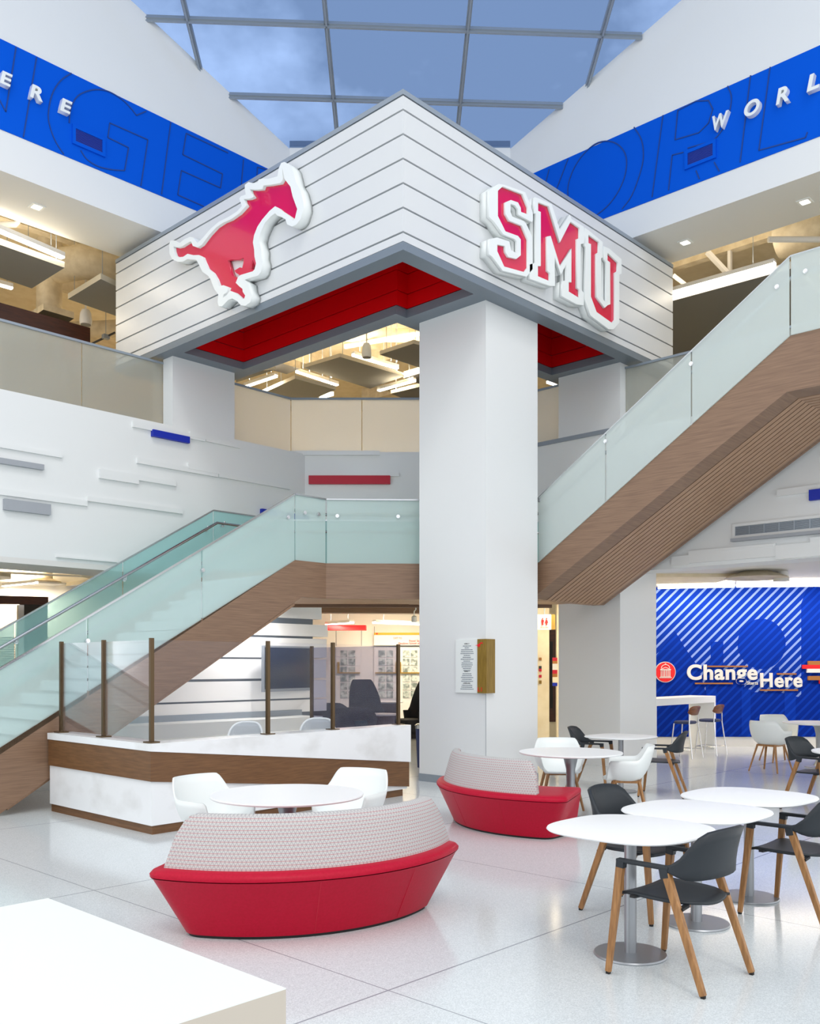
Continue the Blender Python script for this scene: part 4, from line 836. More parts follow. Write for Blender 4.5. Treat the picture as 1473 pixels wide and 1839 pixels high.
# lobby lights
for a, b, lab in [((672, 1096), (706, 1093), 'linear light in front of the lobby beam, left one'), ((714, 1093), (790, 1091), 'linear light in front of the lobby beam, right one'),
                  ((588, 1121), (632, 1118), 'linear light above the red lobby panel'), ((672, 1118), (780, 1122), 'long linear light above the lobby doors')]:
    linear(a, b, 2.78 if a[1] > 1100 else 3.15, lab, w_=.16, power=30)
e = empty('track_spotlight', 'white spotlight hanging left of the front pier in the lobby', 'spotlight', onD(744, 1112, 19)); MB().lathe([(.045, -.06), (.055, -.05), (.055, .05), (.03, .07)], n=20).obj('head', 'white_plastic', e, smooth=40)
MB().tube([(0, 0, .07), (0, 0, .16), (.05, 0, .2), (.05, 0, 3.3 - e.location.z)], .012, 6).obj('arm', 'white_plastic', e)
e = empty('linear_light', 'linear light in the corridor beyond the restroom sign', 'ceiling light', cz(3.0, 17.3, 3.2)); MB().box((-.4, -.05, 0), (.4, .05, .1)).obj('tube', 'lamp_glow', e)
ld = bpy.data.lights.new('lamp', 'AREA'); ld.size = .8; ld.energy = 60; ld.color = (1, .82, .55); lo = bpy.data.objects.new('lamp', ld); col.objects.link(lo); lo.parent = e; lo.location = (0, 0, -.05)  # added fixture, hidden by the pier, brightens the dark corridor and its sign

for k, (X, Z) in enumerate([(-2.6, 14.9), (-2.2, 15.3)]):  # two unseen lamps added to brighten the slatted wall below the stair
    e = empty('downlight', ['round recessed downlight under the landing, nearer the stair', 'round recessed downlight under the landing, nearer the lobby'][k], 'ceiling light', cz(X, Z, 2.66), 0, 'downlights under the landing')
    MB().lathe([(.07, -.008), (.07, 0)], n=24).obj('trim', 'white_plastic', e); MB().lathe([(.05, -.012), (.05, -.007)], n=24).obj('lens', 'lamp_cool', e)
    ld = bpy.data.lights.new('lamp', 'AREA'); ld.shape = 'DISK'; ld.size = .12; ld.energy = 15; ld.color = (1, .97, .93); lo = bpy.data.objects.new('lamp', ld); col.objects.link(lo); lo.parent = e; lo.location = (0, 0, -.03)
# ================================================================== RECEPTION DESK
dk = empty('reception_desk', 'angular reception desk in white marble and brown wood with low kickboard', 'reception desk')
uc, vc = 4.894, 8.165            # front corner on the floor
uR, vL = 8.66, 10.36
def wingR(mb, u0, u1, z0a, z1a, z0b, z1b, off, mi=0):   # along the right wing, heights change from corner to far end
    v = vc + off; vb_ = vc + off + .1
    return mb.prism([(u0, v, z0a), (u1, vb_, z0b), (u1, vb_, z1b), (u0, v, z1a)], (0, .3, 0), mi)
def wingL(mb, z0, z1, off):
    u = uc + off; return mb.prism([(u, vc + off + .3, z0), (u, vL, z0), (u, vL, z1), (u, vc + off + .3, z1)], (.3, 0, 0))
MB().box((uc + .02, vc + .32, 0), (uc + .3, vL, .09)).obj('kickboard', 'wood_desk', dk)
MB().prism([(uc + .02, vc + .02, 0), (uR - .05, vc + .13, 0), (uR - .05, vc + .4, 0), (uc + .02, vc + .32, 0)], (0, 0, .09)).obj('kickboard', 'wood_desk', dk)
wingL(MB(), .09, .533, .0).obj('marble_base', 'marble', dk); wingL(MB(), .533, .832, -.02).obj('wood_band', 'wood_desk', dk)
wingR(MB(), uc, uR, .09, .533, .09, .125, .0).obj('marble_base', 'marble', dk)
wingR(MB(), uc - .02, uR + .02, .533, .832, .116, .433, -.02).obj('wood_band', 'wood_desk', dk)
wingL(MB(), .832, .905, -.03).obj('marble_top', 'marble', dk); wingR(MB(), uc - .03, uR + .04, .832, .905, .433, .912, -.03).obj('marble_fascia', 'marble', dk)
MB().box((uR - .3, vc + .3, .0), (uR, vL - .2, .72)).obj('side_panel', 'marble', dk)
MB().box((uR - .75, vc + .35, .72), (uR + .02, vL - .1, .76)).obj('side_worktop', 'white_plastic', dk)
MB().box((uc + .27, vc + .27, .70), (uc + .85, vL, .73)).box((uc + .85, vc + .27, .70), (uR - .75, vc + .95, .73)).obj('worktop', 'white_plastic', dk)
# glass screen on posts
gs = empty('glass_screen', 'clear protective glass screen on slim bronze posts along the reception desk top', 'partition')
posts = [(uc + .1, 10.28), (uc + .1, 9.3), (uc + .06, vc + .1), (6.45, vc + .15), (7.45, vc + .18), (8.64, vc + .24)]
zp = .905
for (x, y) in posts:
    p = MB().box((x - .02, y - .02, zp + .012), (x + .02, y + .02, 1.955)).obj('post', 'bronze', gs, bevel=.003)
    MB().box((x - .06, y - .06, zp), (x + .06, y + .06, zp + .014)).obj('foot_plate', 'bronze', p)
x, y = 8.66, 10.15; MB().box((x - .02, y - .02, .77), (x + .02, y + .02, 1.955)).obj('post', 'bronze', gs)
for (a, b), mt in zip(zip(posts, posts[1:]), ['glass_clear'] * 5):
    a, b = Vector(a), Vector(b); d = (b - a).normalized() * .03; quad(MB(), a + d, b - d, zp + .03, 1.935, zp + .03, 1.935, .008).obj('glass_pane', mt, gs)
quad(MB(), (8.64, vc + .27), (8.66, 10.12), .80, 1.935, .80, 1.935, .008).obj('glass_pane', 'glass_smoke', gs)
# tablet on the side worktop
tb = empty('tablet_stand', 'small black tablet on the right end of the reception desk', 'tablet', (8.35, 8.75, .76))
MB().box((-.1, -.07, 0), (.1, .07, .012)).obj('base', 'black', tb); MB().bar((0, 0, .01), (0, .05, .08), .03, .02).obj('stand', 'black', tb); MB().prism([(-.11, .0, .06), (.11, .0, .06), (.11, .06, .2), (-.11, .06, .2)], (0, .01, 0)).obj('screen', 'screen', tb)
# slatted white wall under the landing with a screen
VB = 12.75
sw = MB().prism([(4.9, VB, 0), (10.9, VB, 0), (10.9, VB, 3.1), (9.6, VB, 3.1)], (0, .1, 0)).obj('wall_service', 'reveal'); structure(sw)
zz = [3.12, 2.5, 2.08, 1.68, 1.29, 1.0]
zcuts = [(onV(579, 1075, VB).z, onV(579, 1113, VB).z, 575), (onV(585, 1123, VB).z, onV(585, 1144, VB).z, 586), (onV(583, 1148, VB).z, onV(583, 1181.5, VB).z, 584), (onV(583, 1184.5, VB).z, onV(583, 1217, VB).z, 583), (onV(583, 1221, VB).z, onV(583, 1252, VB).z, 583), (onV(583, 1255, VB).z, onV(583, 1276, VB).z, 584)]
for z1_, z0_, px in zcuts: xr_ = onV(px, 1195, VB).x; MB().prism([(4.9 + z0_ * 1.5, VB - .04, z0_), (xr_, VB - .04, z0_), (xr_, VB - .04, z1_), (4.9 + z1_ * 1.5, VB - .04, z1_)], (0, .16, 0)).obj('wall_board', 'service_white', sw)
cn = tag(MB().box((5.2, VB - .62, .0), (10.6, VB - .06, .8)).obj('back_counter', 'white_plastic'), 'white back counter along the slatted wall behind the reception desk', 'counter')
MB().box((5.2, VB - .06, .8), (10.6, VB - .04, .9)).obj('upstand', 'grey_metal', cn)
tv = empty('wall_screen', 'dark flat television on the white slatted wall behind the desk', 'television')
a = onV(473.6, 1243, VB - .34); th_ = math.atan2(CA, SA) ; d = cz(math.sin(R(31)), math.cos(R(31))); n_ = Vector((d.y, -d.x, 0)); n_ = n_ if n_.dot(DEEP) < 0 else -n_
tv.location = a; W_, H_ = 1.37, .78
MB().prism([Vector(), d * W_, d * W_ + Vector((0, 0, H_)), Vector((0, 0, H_))], n_ * -.05).obj('frame', 'grey_metal', tv)
MB().prism([d * .03 + Vector((0, 0, .05)), d * (W_ - .03) + Vector((0, 0, .05)), d * (W_ - .03) + Vector((0, 0, H_ - .03)), d * .03 + Vector((0, 0, H_ - .03))], n_ * .008).obj('display', 'screen', tv)
MB().bar(d * W_ * .5 + Vector((0, 0, H_ / 2)) - n_ * .05, d * W_ * .5 + Vector((0, .25, H_ / 2)), .3, .3).obj('mount', 'dark_metal', tv)

# ================================================================== DIRECTORY SIGN ON THE PIER
sgn = empty('directory_sign', 'white floor directory with olive wood side wrapping the edge of the front pier', 'sign', (9.9, 7.96, 1.3))
k_ = lambda px, py, u=9.87: onU(px, py, u)
a = k_(818.5, 1246); b = k_(859, 1148)
zlo, zhi = 1.3, 2.04
def sg_(mb, name, mt, parent=sgn): o = mb.obj(name, mt); return keep(o, parent) if parent is sgn else o
sg_(MB().box((9.87, b.y, zlo), (9.9, a.y, zhi)), 'panel', 'white_plastic'); 
sg_(MB().box((9.85, 7.91, zlo), (9.9, b.y, zhi)).box((9.9, 7.91, zlo), (10.04, 7.96, zhi)), 'wood_edge', 'wood_olive')
m = MB(); yc = (a.y + b.y) / 2
rows = [(.38 * 0 + 1.972, .16, 1)] + [(1.945 - i * .0262, [.15, .08, .22, .23, .25, .12, .16, .24, .13, .2, .21, .2, .15, .13][i % 14], 0) for i in range(14)] + [(1.56 - i * .026, [.16, .18, .23, .19, .22][i], 0) for i in range(5)] + [(1.40 - i * .026, [.2, .22, .25][i], 0) for i in range(3)]
random.seed(2)
for z, w_, hd in rows[1:]:
    y = yc + w_ / 2 * .9
    while y > yc - w_ / 2 * .9:
        l = random.uniform(.012, .035); m.box((9.867, y, z), (9.8695, max(y - l, yc - w_ / 2), z + .009)); y -= l + .006
sg_(m, 'text_rows', 'reveal')
def sl(body, z, w_, mt='black', y=None, h_=.016, x=9.869):
    o = lettering('lettering', body, (x, (y or yc) + w_ / 2, z), w_, h_, (0, -1, 0), (-1, 0, 0), mt, .002, .01); keep(o, sgn)
sl('LEVEL 2', 1.972, .085); sl('LEVEL 1', 1.59, .085); sl('LOWER LEVEL', 1.425, .13); sl('L1', 1.325, .07, 'red_bright', 7.985 + .04, .055, 9.849)
hm = outline_mesh([[(x, y) for x, y in horse]], 0, .003, lambda x, y: Vector((9.849, 8.04 - (x - 640) / 1000 * .13 + 0, 1.965 - (y - 690) / 1000 * .07)), nU)
keep(me_obj('horse_mark', hm, 'red_bright'), sgn)

# ================================================================== BENCHES
def bench(name, label, X, Z, a0, a1, b0, b1, group=None):
    """arc bench; angles measured in the view plan, a0..a1 the outer rim, back from b0 to b1 (degrees)"""
    e = empty(name, label, 'bench', cz(X, Z), 0, group)
    q = lambda r, a, z: cz(r * math.cos(R(a)), r * math.sin(R(a)), z)
    def ringi(d, z, n=40):     # plan outline drawn in by d
        ro, ri, rc = 1.385 - d, .60 + d * .8, .10
        aa0, aa1 = a0 + math.degrees(d * .8 / ro), a1 - math.degrees(d * .8 / ro); ext = 17
        b0_, b1_ = aa0 - ext, aa1 + ext
        C4 = [Vector((r * math.cos(R(t)), r * math.sin(R(t)))) for r, t in ((ro, aa0), (ro, aa1), (ri, b1_), (ri, b0_))]
        mo, mi = math.degrees(rc / ro), math.degrees(rc / ri)
        arc = lambda r, s, t: [Vector((r * math.cos(R(s + (t - s) * i / n)), r * math.sin(R(s + (t - s) * i / n)))) for i in range(n + 1)]
        o1, i1 = arc(ro, aa0 + mo, aa1 - mo), arc(ri, b1_ - mi, b0_ + mi)
        def corner(s, p, t): return [s * (1 - u) ** 2 + p * 2 * u * (1 - u) + t * u * u for u in [k / 8 for k in range(1, 8)]]
        e1 = C4[1] + (C4[2] - C4[1]).normalized() * rc; e2 = C4[2] + (C4[1] - C4[2]).normalized() * rc
        e3 = C4[3] + (C4[0] - C4[3]).normalized() * rc; e4 = C4[0] + (C4[3] - C4[0]).normalized() * rc
        out = o1 + corner(o1[-1], C4[1], e1) + [e1, e2] + corner(e2, C4[2], i1[0]) + i1 + corner(i1[-1], C4[3], e3) + [e3, e4] + corner(e4, C4[0], o1[0])
        return [cz(p.x, p.y, z) for p in out]
    sgn_ = 1
    rows = [ringi(.2, .015), ringi(.175, .02), ringi(.01, .375), ringi(.0, .385)]
    m = MB().grid(rows, closed=True); nn_ = len(rows[0]); m.f.append(tuple(range(nn_))[::-1]); m.m.append(0)
    m.obj('base', 'red_leather', e, smooth=45)
    rows = [ringi(.012, .385), ringi(-.004, .392), ringi(-.006, .41), ringi(.01, .43), ringi(.04, .442), ringi(.09, .446)]
    m = MB().grid(rows, closed=True); base_i = (len(rows) - 1) * nn_; m.f.append(tuple(range(base_i, base_i + nn_))); m.m.append(0)
    m.obj('seat', 'red_leather', e, smooth=45)
    m = MB().grid([ringi(.19, 0), ringi(.19, .02)], closed=True); m.obj('plinth', 'black', e)
    # seams
    for f in (.44, .72):
        a = a0 + (a1 - a0) * f; MB().bar(q(1.215, a, .03), q(1.378, a, .385), .004, .004).obj('seam', 'red_flat', e)
    # back cushion, quad grid with UVs in metres
    na = 44; prof = []
    def sec(t):                # cross-section at angle fraction t
        hh = 1.0; edge = min(t, 1 - t) * (b1 - b0) * math.pi / 180 * 1.3
        f = min(1, edge / .16); top = .445 + (.315) * (1 - (1 - f) ** 2.2) ** .5 * 1.0 if f < 1 else .76
        top = .445 + .315 * max(.02, (1 - (1 - f) ** 2) ** .5)
        ro = lambda z: 1.315 - .09 * (z - .445) / .315
        th = .10
        zs_ = [.445 + (top - .445) * k / 6 for k in range(7)]
        outp = [(ro(z), z) for z in zs_]
        capz = top
        out = [(ro(.445), .44)] + outp[1:6] + [(ro(capz) - .008, capz - .012 if capz > .5 else capz), (ro(capz) - .03, capz + .004), (ro(capz) - th + .03, capz + .004), (ro(capz) - th + .006, capz - .012 if capz > .5 else capz)] + [(r - th, z) for r, z in outp[1:6][::-1]] + [(ro(.445) - th, .44)]
        return out
    rows = []; uvr = []
    for i in range(na + 1):
        t = i / na; t = .5 - .5 * math.cos(math.pi * t) * (1) if False else t
        tt = (t ** 1.0)
        # denser near ends
        tt = .5 + .5 * math.copysign(abs(2 * t - 1) ** .75, 2 * t - 1)
        a = b0 + (b1 - b0) * tt; s_ = sec(max(tt, 0)); rows.append([q(r, a, z) for r, z in s_]); uvr.append([(1.3 * R(a), z + (0.1 if j > 8 else 0)) for j, (r, z) in enumerate(s_)])
    m = MB().grid(rows); nc = len(rows[0]); m.f.append(tuple(range(nc))); m.m.append(0); m.f.append(tuple(range(na * nc, na * nc + nc))[::-1]); m.m.append(0)
    o = m.obj('back_cushion', 'bench_fabric', e, smooth=55, fix=False)
    flat = [x for r_ in uvr for x in r_]; ul_ = o.data.uv_layers.new(name='uv')
    for lp_ in o.data.loops: ul_.data[lp_.index].uv = flat[lp_.vertex_index]
    bm = bmesh.new(); bm.from_mesh(o.data); bmesh.ops.recalc_face_normals(bm, faces=bm.faces); bm.to_mesh(o.data); bm.free()
    return e
bench('curved_bench', 'red curved bench nearest the camera with grey patterned back', -1.0, 6.876, -116, -12, -112.5, -13, 'red curved benches')
bench('curved_bench', 'red curved bench beside the front pier, its back stopping short of the right end', 1.68, 10.07, -199, -99, -196, -111, 'red curved benches')
bench('curved_bench', 'red curved bench at the right photo edge, behind the black chair', 7.4, 12.4, -230, -125, -228, -150, 'red curved benches')

# ================================================================== TABLES
def round_table(label, X, Z, group='round white tables'):
    e = empty('round_table', label, 'table', cz(X, Z), 0, group)
    MB().lathe([(.50, .712), (.555, .722), (.56, .732), (.557, .74), (.0, .74)], n=72).obj('top', 'table_white', e, smooth=30)
    MB().lathe([(.0, .712), (.13, .712), (.075, .66), (.05, .55), (.045, .3), (.05, .1), (.09, .03), (.22, .012), (.22, 0)], n=40).obj('stem', 'brushed', e, smooth=50)
    return e
t0 = round_table('round white table in front of the reception desk', -.90, 6.80)
t1 = round_table('round white table with white shell chairs right of the front pier', 1.75, 10.1)
t2 = round_table('round white table near the mural, cut by the photo edge', 6.75, 15.3)
t3 = round_table('white table at the right photo edge beside the farthest black chair', 4.98, 10.1)
def squircle_table(label, X, Z, rot=0, a=.437, b=.437):
    e = empty('square_table', label, 'table', cz(X, Z), rot, 'soft square white tables on grey posts')
    def ringp(k, z, n=72):
        out = []
        for i in range(n):
            t = 2 * math.pi * i / n; c, s = math.cos(t), math.sin(t); p = 2 / 2.9
            out.append(((a - k) * math.copysign(abs(c) ** p, c), (b - k) * math.copysign(abs(s) ** p, s), z))
        return out
    rows = [ringp(.05, .718), ringp(.008, .722), ringp(0, .73), ringp(.004, .738), ringp(.012, .74)]
    m = MB().grid(rows, closed=True); m.f += [tuple(range(72))[::-1], tuple(range(288, 360))]; m.m += [0, 0]; m.obj('top', 'table_white', e, smooth=35)
    MB().lathe([(.035, .01), (.035, .715)], n=28).obj('post', 'brushed', e, smooth=40)
    MB().lathe([(.208, 0), (.21, .006), (.205, .014), (.04, .018)], n=56).obj('foot_disc', 'brushed', e, smooth=35)
    MB().box((-.2, -.03, .70), (.2, .03, .715)).obj('bracket', 'dark_metal', e)
    return e
squircle_table('nearest soft square white table on a grey post and disc', 1.280, 5.385, 0)
squircle_table('middle one of the three soft square white tables in a row', 1.865, 6.035, 0)
squircle_table('farthest of the three soft square white tables in a row', 2.45, 6.70, 0)
squircle_table('small looking soft square white table far behind between two black chairs', 2.81, 12.35, R(0))
# waterfall tables
def slab_table(label, u0, v0, u1, v1_, z, th, leg=True):
    e = empty('panel_table', label, 'table', (u0, v0, 0))
    MB().box((0, 0, z - th), (u1 - u0, v1_ - v0, z)).obj('top', 'table_white', e, bevel=.004)
    if leg:
        MB().box((0, 0, 0), (.06, v1_ - v0, z - th)).obj('leg_panel', 'table_white', e); MB().box((u1 - u0 - .06, 0, 0), (u1 - u0, v1_ - v0, z - th)).obj('leg_panel', 'table_white', e)
    return e
nt_ = empty('block_table', 'large white block table cut by the lower left photo corner', 'table', (.25, 1.76, 0))
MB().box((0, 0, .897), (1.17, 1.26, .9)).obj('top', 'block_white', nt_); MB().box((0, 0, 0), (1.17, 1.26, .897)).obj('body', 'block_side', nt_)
p = onH(1180, 1253, 1.07)
a = cz(4.62, 17.0); bt = slab_table('white bar-height table against the mural beside the right pier', a.x - .25, a.y - .0, a.x + 2.2, a.y + .55, 1.07, .13)
# ================================================================== CHAIRS
def shell_chair():
    e = empty('shell_chair', '', 'chair', (0, 0, 0)); n = 64; rows = []
    def rim(t):               # t: 0 = front (+y), pi = back
        c = abs(((t + math.pi) % (2 * math.pi)) - math.pi)      # 0 front .. pi back
        sm = lambda x: x * x * (3 - 2 * x)
        if c < .62: h = .445
        elif c < .95: h = .445 + .205 * sm((c - .62) / .33)
        elif c < 1.85: h = .65 + .01 * (c - .95)
        elif c < 2.5: h = .66 + .15 * sm((c - 1.85) / .65)
        else: h = .81
        return h, c
    for s in range(13):
        f = s / 12; row = []
        for i in range(n):
            t = 2 * math.pi * i / n; h, c = rim(t)
            sx_, sy_ = math.sin(t), math.cos(t)
            p = 2 / 3.0; bx = math.copysign(abs(sx_) ** p, sx_); by = math.copysign(abs(sy_) ** p, sy_)
            rx, ry = .265, .25 if by > 0 else .22
            g = f ** .55 if False else math.sin(f * math.pi / 2) ** .8
            flare = max(0, f - .45) / .55
            zz_ = .435 + (h - .435) * (max(0, (f - .3) / .7) ** 1.7) - .012 * (1 - f)
            lean = .06 * flare * (1 if c > 1.9 else 0) * ((c - 1.9) / 1.24 if c > 1.9 else 0)
            xx = bx * (rx * g + .03 * flare); yy = by * (ry * g + (.02 * flare if by < 0 else 0)) - lean
            row.append((xx, yy, zz_))
        rows.append(row)
    m = MB().grid(rows, closed=True); m.obj('shell', 'white_plastic', e, smooth=80, solid=.012, fix=True)
    for sx_ in (-1, 1):
        for sy_ in (-1, 1):
            MB().bar((sx_ * .15, sy_ * .13, .425), (sx_ * .245, sy_ * .225, 0), .034, .026, w2=.024, h2=.02).obj('leg', 'wood_leg', e, bevel=.003)
    MB().bar((-.16, .13, .418), (.16, .13, .418), .03, .03).bar((-.16, -.13, .418), (.16, -.13, .418), .03, .03).bar((-.15, -.13, .418), (-.15, .13, .418), .03, .028).bar((.15, -.13, .418), (.15, .13, .418), .03, .028).obj('under_frame', 'wood_leg', e)
    return e
def arm_chair():
    e = empty('arm_chair', '', 'chair', (0, 0, 0))
    for sx_ in (-1, 1):
        l = MB().bar((sx_ * .255, .205, .60), (sx_ * .285, .265, .012), .034, .045, w2=.026, h2=.03).obj('leg', 'wood_leg', e, bevel=.004); MB().box((sx_ * .285 - .01, .255, 0), (sx_ * .285 + .01, .275, .014)).obj('glide', 'rubber', l)
        l = MB().bar((sx_ * .25, -.07, .595), (sx_ * .262, -.285, .012), .034, .045, w2=.028, h2=.032).obj('leg', 'wood_leg', e, bevel=.004); MB().box((sx_ * .262 - .01, -.295, 0), (sx_ * .262 + .01, -.275, .014)).obj('glide', 'rubber', l)
        MB().bar((sx_ * .255, .203, .585), (sx_ * .255, .2, .625), .04, .048).obj('leg_cap', 'charcoal', e, bevel=.004); MB().bar((sx_ * .25, -.068, .57), (sx_ * .25, -.055, .63), .04, .05).obj('leg_cap', 'charcoal', e, bevel=.004)
        MB().bar((sx_ * .19, .13, .436), (sx_ * .262, .13, .44), .03, .014).obj('seat_bracket', 'black', e); MB().bar((sx_ * .18, -.15, .43), (sx_ * .25, -.15, .42), .03, .014).obj('seat_bracket', 'black', e)
    # seat, slightly dished with rounded rear
    rows = []
    for j in range(9):
        y = .235 - j * .055; row = []
        hw = .225 + .012 * (1 - abs(j - 3) / 5); 
        if j >= 6: hw -= (j - 5) ** 2 * .010
        for i in range(11):
            x = -1 + i / 5; row.append((x * hw, y - (.02 * (1 - x * x) if j == 8 else 0), .45 - .012 * (1 - x * x) - (.012 if j == 0 else 0) - .008 * (j / 8)))
        rows.append(row)
    MB().grid(rows).obj('seat', 'charcoal', e, smooth=60, solid=.016)
    # arms flowing into the back: one shell following the outline
    path = []
    for k in range(6): path.append((.255, .215 - k * .055, .612 if k else .60, .632, 0))
    ctrl = [(.253, -.10, .598, .645, .0), (.25, -.135, .585, .68, .01), (.238, -.17, .575, .735, .02), (.215, -.2, .572, .79, .035), (.18, -.222, .572, .82, .05), (.12, -.24, .572, .83, .06), (.06, -.25, .572, .834, .065), (0, -.253, .572, .835, .067)]
    path += ctrl; path = path + [(-x, y, a, b, l) for x, y, a, b, l in path[::-1][1:]]
    rows = [[(x, y - l * f * f, a + (b - a) * f) for f in (0, .25, .5, .75, 1)] for x, y, a, b, l in path]
    # front tip bends down
    MB().grid(rows).obj('back_and_arms', 'charcoal', e, smooth=60, solid=.024, bevel=0)
    for sx_ in (-1, 1): MB().bar((sx_ * .255, .225, .625), (sx_ * .25, -.09, .625), .042, .018).obj('arm_pad', 'charcoal', e, bevel=.005)
    return e
sh0 = shell_chair(); ac0 = arm_chair(); used = {}
def spot(src, X, Z, fx, fz, lab, grp):
    o = src if src.name not in used else copy_tree(src); used[src.name] = 1
    return place(o, X, Z, fx, fz, lab, grp)
GA = 'black armchairs with wood legs'; GS = 'white shell chairs'
spot(ac0, 1.47, 5.06, -.69, .72, 'nearest black armchair with wood legs, pulled up to the front square table', GA)
spot(ac0, 1.56, 6.36, .72, -.69, 'black armchair behind the front two square tables, only its back and seat visible', GA)
spot(ac0, 2.62, 6.28, -.70, .71, 'black armchair at the right photo edge beside the middle square table', GA)
spot(ac0, 3.27, 12.02, -.93, .36, 'far black armchair turned left in front of the bar stools', GA)
spot(ac0, 2.5, 12.75, .9, -.43, 'far black armchair behind the distant square table, next to the pier', GA)
spot(ac0, 4.72, 10.78, .6, -.8, 'black armchair at the right edge in front of a red bench', GA)
spot(sh0, -1.52, 7.22, .80, -.6, 'white shell chair left of the round table by the reception desk', GS)
spot(sh0, -.50, 7.62, -.45, -.89, 'white shell chair behind the round table, near the desk right end', GS)
spot(sh0, 1.76, 10.92, 0, -1, 'white shell chair facing us behind the round table right of the pier', GS)
spot(sh0, 2.38, 10.2, -.97, .2, 'white shell chair on the right side of the round table beyond the second bench', GS)
spot(sh0, 5.72, 14.7, .78, .62, 'white shell chair seen from behind near the mural', GS)
spot(sh0, 6.45, 16.2, .15, -1, 'white shell chair facing us behind the far round table at the mural', GS)
# bar stools
def stool():
    e = empty('bar_stool', '', 'stool')
    rows = []
    for i in range(13):
        t = -1 + i / 6; x = .2 * math.sin(t * 1.15) / math.sin(1.15); y = -.14 - .07 * math.cos(t * 1.15); hh = .085 * (1 - abs(t) ** 3 * .55)
        rows.append([(x, y - .02 * f, .865 + hh * f) for f in (-1, -.4, .3, 1)])
    MB().grid(rows).obj('backrest', 'walnut', e, smooth=60, solid=.014)
    rows = [[(.19 * k * math.copysign(abs(math.cos(t)) ** .7, math.cos(t)), .18 * k * math.copysign(abs(math.sin(t)) ** .7, math.sin(t)), z) for t in [2 * math.pi * j / 32 for j in range(32)]] for k, z in ((.9, .62), (1, .635), (1, .655), (.9, .67))]
    m = MB().grid(rows, closed=True); m.f += [tuple(range(32))[::-1], tuple(range(96, 128))]; m.m += [0, 0]; m.obj('seat', 'navy', e, smooth=50)
    for sx_ in (-1, 1):
        MB().tube([(sx_ * .15, -.17, .84), (sx_ * .165, -.16, .63), (sx_ * .21, -.24, 0)], .011, 8).obj('leg', 'chrome', e, smooth=60)
        MB().tube([(sx_ * .16, .14, .625), (sx_ * .2, .2, 0)], .011, 8).obj('leg', 'chrome', e, smooth=60)
    MB().tube([(-.198, .19, .16), (.198, .19, .16)], .009, 8).tube([(-.2, -.21, .16), (-.198, .19, .16)], .009, 8).tube([(.2, -.21, .16), (.198, .19, .16)], .009, 8).obj('footrest', 'chrome', e, smooth=60)
    return e
s0 = stool()
place(s0, 5.02, 16.9, -.72, .69, 'left bar stool with curved walnut back and navy seat', 'bar stools'); s1 = copy_tree(s0); place(s1, 5.66, 17.5, -.72, .69, 'right bar stool with curved walnut back, at the far end of the bar table', 'bar stools')
# mesh task chairs behind the desk
def task_chair():
    e = empty('task_chair', '', 'chair')
    pts = [(.24 * math.copysign(abs(math.cos(t)) ** .6, math.cos(t)), .27 * math.copysign(abs(math.sin(t)) ** .7, math.sin(t))) for t in [2 * math.pi * k / 36 for k in range(37)]]
    f3 = lambda x, z: (x, -.24 + .1 * (x / .24) ** 2 * .8 - .05 * z, .75 + z)
    MB().tube([f3(*p) for p in pts], .013, 8).obj('back_frame', 'white_plastic', e, smooth=60)
    MB().prism([f3(*p) for p in pts[:-1]], (0, .004, 0)).obj('back_mesh', 'mesh_weave', e)
    rows = [[(.24 * k * math.copysign(abs(math.cos(t)) ** .6, math.cos(t)), .23 * k * math.copysign(abs(math.sin(t)) ** .6, math.sin(t)), z) for t in [2 * math.pi * j / 28 for j in range(28)]] for k, z in ((.9, .43), (1, .45), (.95, .475))]
    m = MB().grid(rows, closed=True); m.f += [tuple(range(28))[::-1], tuple(range(56, 84))]; m.m += [0, 0]; m.obj('seat', 'soft_white', e, smooth=60)
    MB().tube([(0, 0, .1), (0, 0, .43)], .025, 10).bar((0, -.05, .4), (0, -.27, .62), .05, .03).obj('column', 'steel', e)
    m = MB()
    for k in range(5):
        a = 2 * math.pi * k / 5; m.bar((0, 0, .1), (.28 * math.cos(a), .28 * math.sin(a), .06), .04, .03); m.tube([(.28 * math.cos(a) - .015, .28 * math.sin(a), .03), (.28 * math.cos(a) + .015, .28 * math.sin(a), .03)], .03, 12)
    m.obj('star_base', 'steel', e)
    for sx_ in (-1, 1): MB().bar((sx_ * .27, -.12, .66), (sx_ * .27, .14, .66), .05, .025).bar((sx_ * .27, 0, .66), (sx_ * .22, 0, .44), .03, .03).obj('armrest', 'soft_white', e)
    return e
glass('mesh_weave', (.85, .87, .88), .65, S(226, 230, 232), .05)
k0 = task_chair(); place(k0, -1.98, 10.6, -.4, -.9, 'white mesh task chair behind the middle of the reception desk', 'task chairs'); k1 = copy_tree(k0); place(k1, -1.2, 11.35, -.3, -.95, 'white mesh task chair at the right end inside the reception desk', 'task chairs')
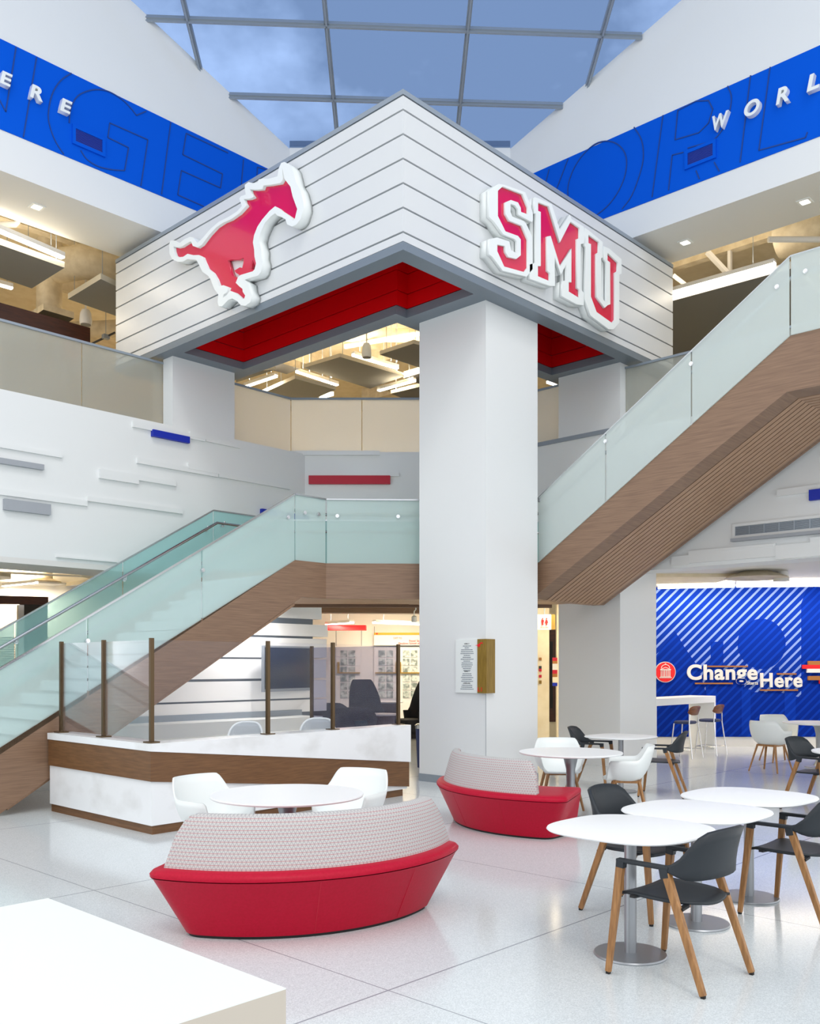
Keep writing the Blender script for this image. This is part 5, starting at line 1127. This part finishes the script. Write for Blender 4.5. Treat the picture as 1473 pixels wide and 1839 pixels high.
# lounge armchairs in the lobby
def lounge(h=1.35, w_=.42):
    e = empty('wing_chair', '', 'armchair'); rows = []
    for i in range(25):
        t = math.pi * (i / 24) ; x = -math.cos(t) * w_; y = -math.sin(t) * .40 + .1
        top = .62 + (h - .62) * min(1, max(0, (math.sin(t) - .35) / .5)) ** .8
        rows.append([(x * (.78 + .3 * f), y * (.8 + .25 * f) - (0.0), .1 + (top - .1) * f) for f in (0, .3, .6, 1)])
    MB().grid(rows).obj('shell', 'charcoal_fabric', e, smooth=60, solid=.05)
    MB().box((-w_ * .85, -.2, .12), (w_ * .85, .38, .44)).obj('seat', 'charcoal_fabric', e, bevel=.04)
    MB().box((-w_ * .7, -.2, 0), (w_ * .7, .3, .12)).obj('base', 'black', e)
    return e
mat('charcoal_fabric', S(38, 38, 42), .9)
w0 = lounge(); place(w0, -1.0, 21.6, .5, -.87, 'tall dark wing chair seen through the smoked glass at the desk end', 'lobby armchairs')
w1 = copy_tree(w0); place(w1, .12, 21.6, -.9, -.4, 'tall black wing chair partly hidden by the front pier', 'lobby armchairs')
w2 = lounge(.85, .46); place(w2, -1.75, 20.2, .2, -1, 'low dark tub chair behind the left side of the smoked glass', 'lobby armchairs')
w3 = copy_tree(w2); place(w3, -1.15, 18.6, -.2, 1, 'low dark tub chair seen from behind close to the desk end', 'lobby armchairs')
for X, Z, h_, lab in ((-.62, 19.6, .66, 'round white topped side table in the lobby, front one'), (-.55, 22.6, .8, 'round white topped side table in the lobby, rear one')):
    e = empty('side_table', lab, 'table', cz(X, Z), 0, 'lobby side tables'); MB().lathe([(.38, h_ - .03), (.39, h_ - .01), (.38, h_)], n=40).obj('top', 'table_white', e); MB().lathe([(.26, 0), (.3, h_ - .03)], n=32).obj('drum', 'dark_wood', e)
e = empty('waste_bin', 'blue grey waste bin at the left foot of the front pier', 'bin', cz(.26, 15.3)); MB().lathe([(.14, 0), (.17, .66)], n=28).obj('body', 'navy', e); MB().lathe([(.175, .64), (.18, .70), (.15, .72)], n=28).obj('lid', 'steel', e)
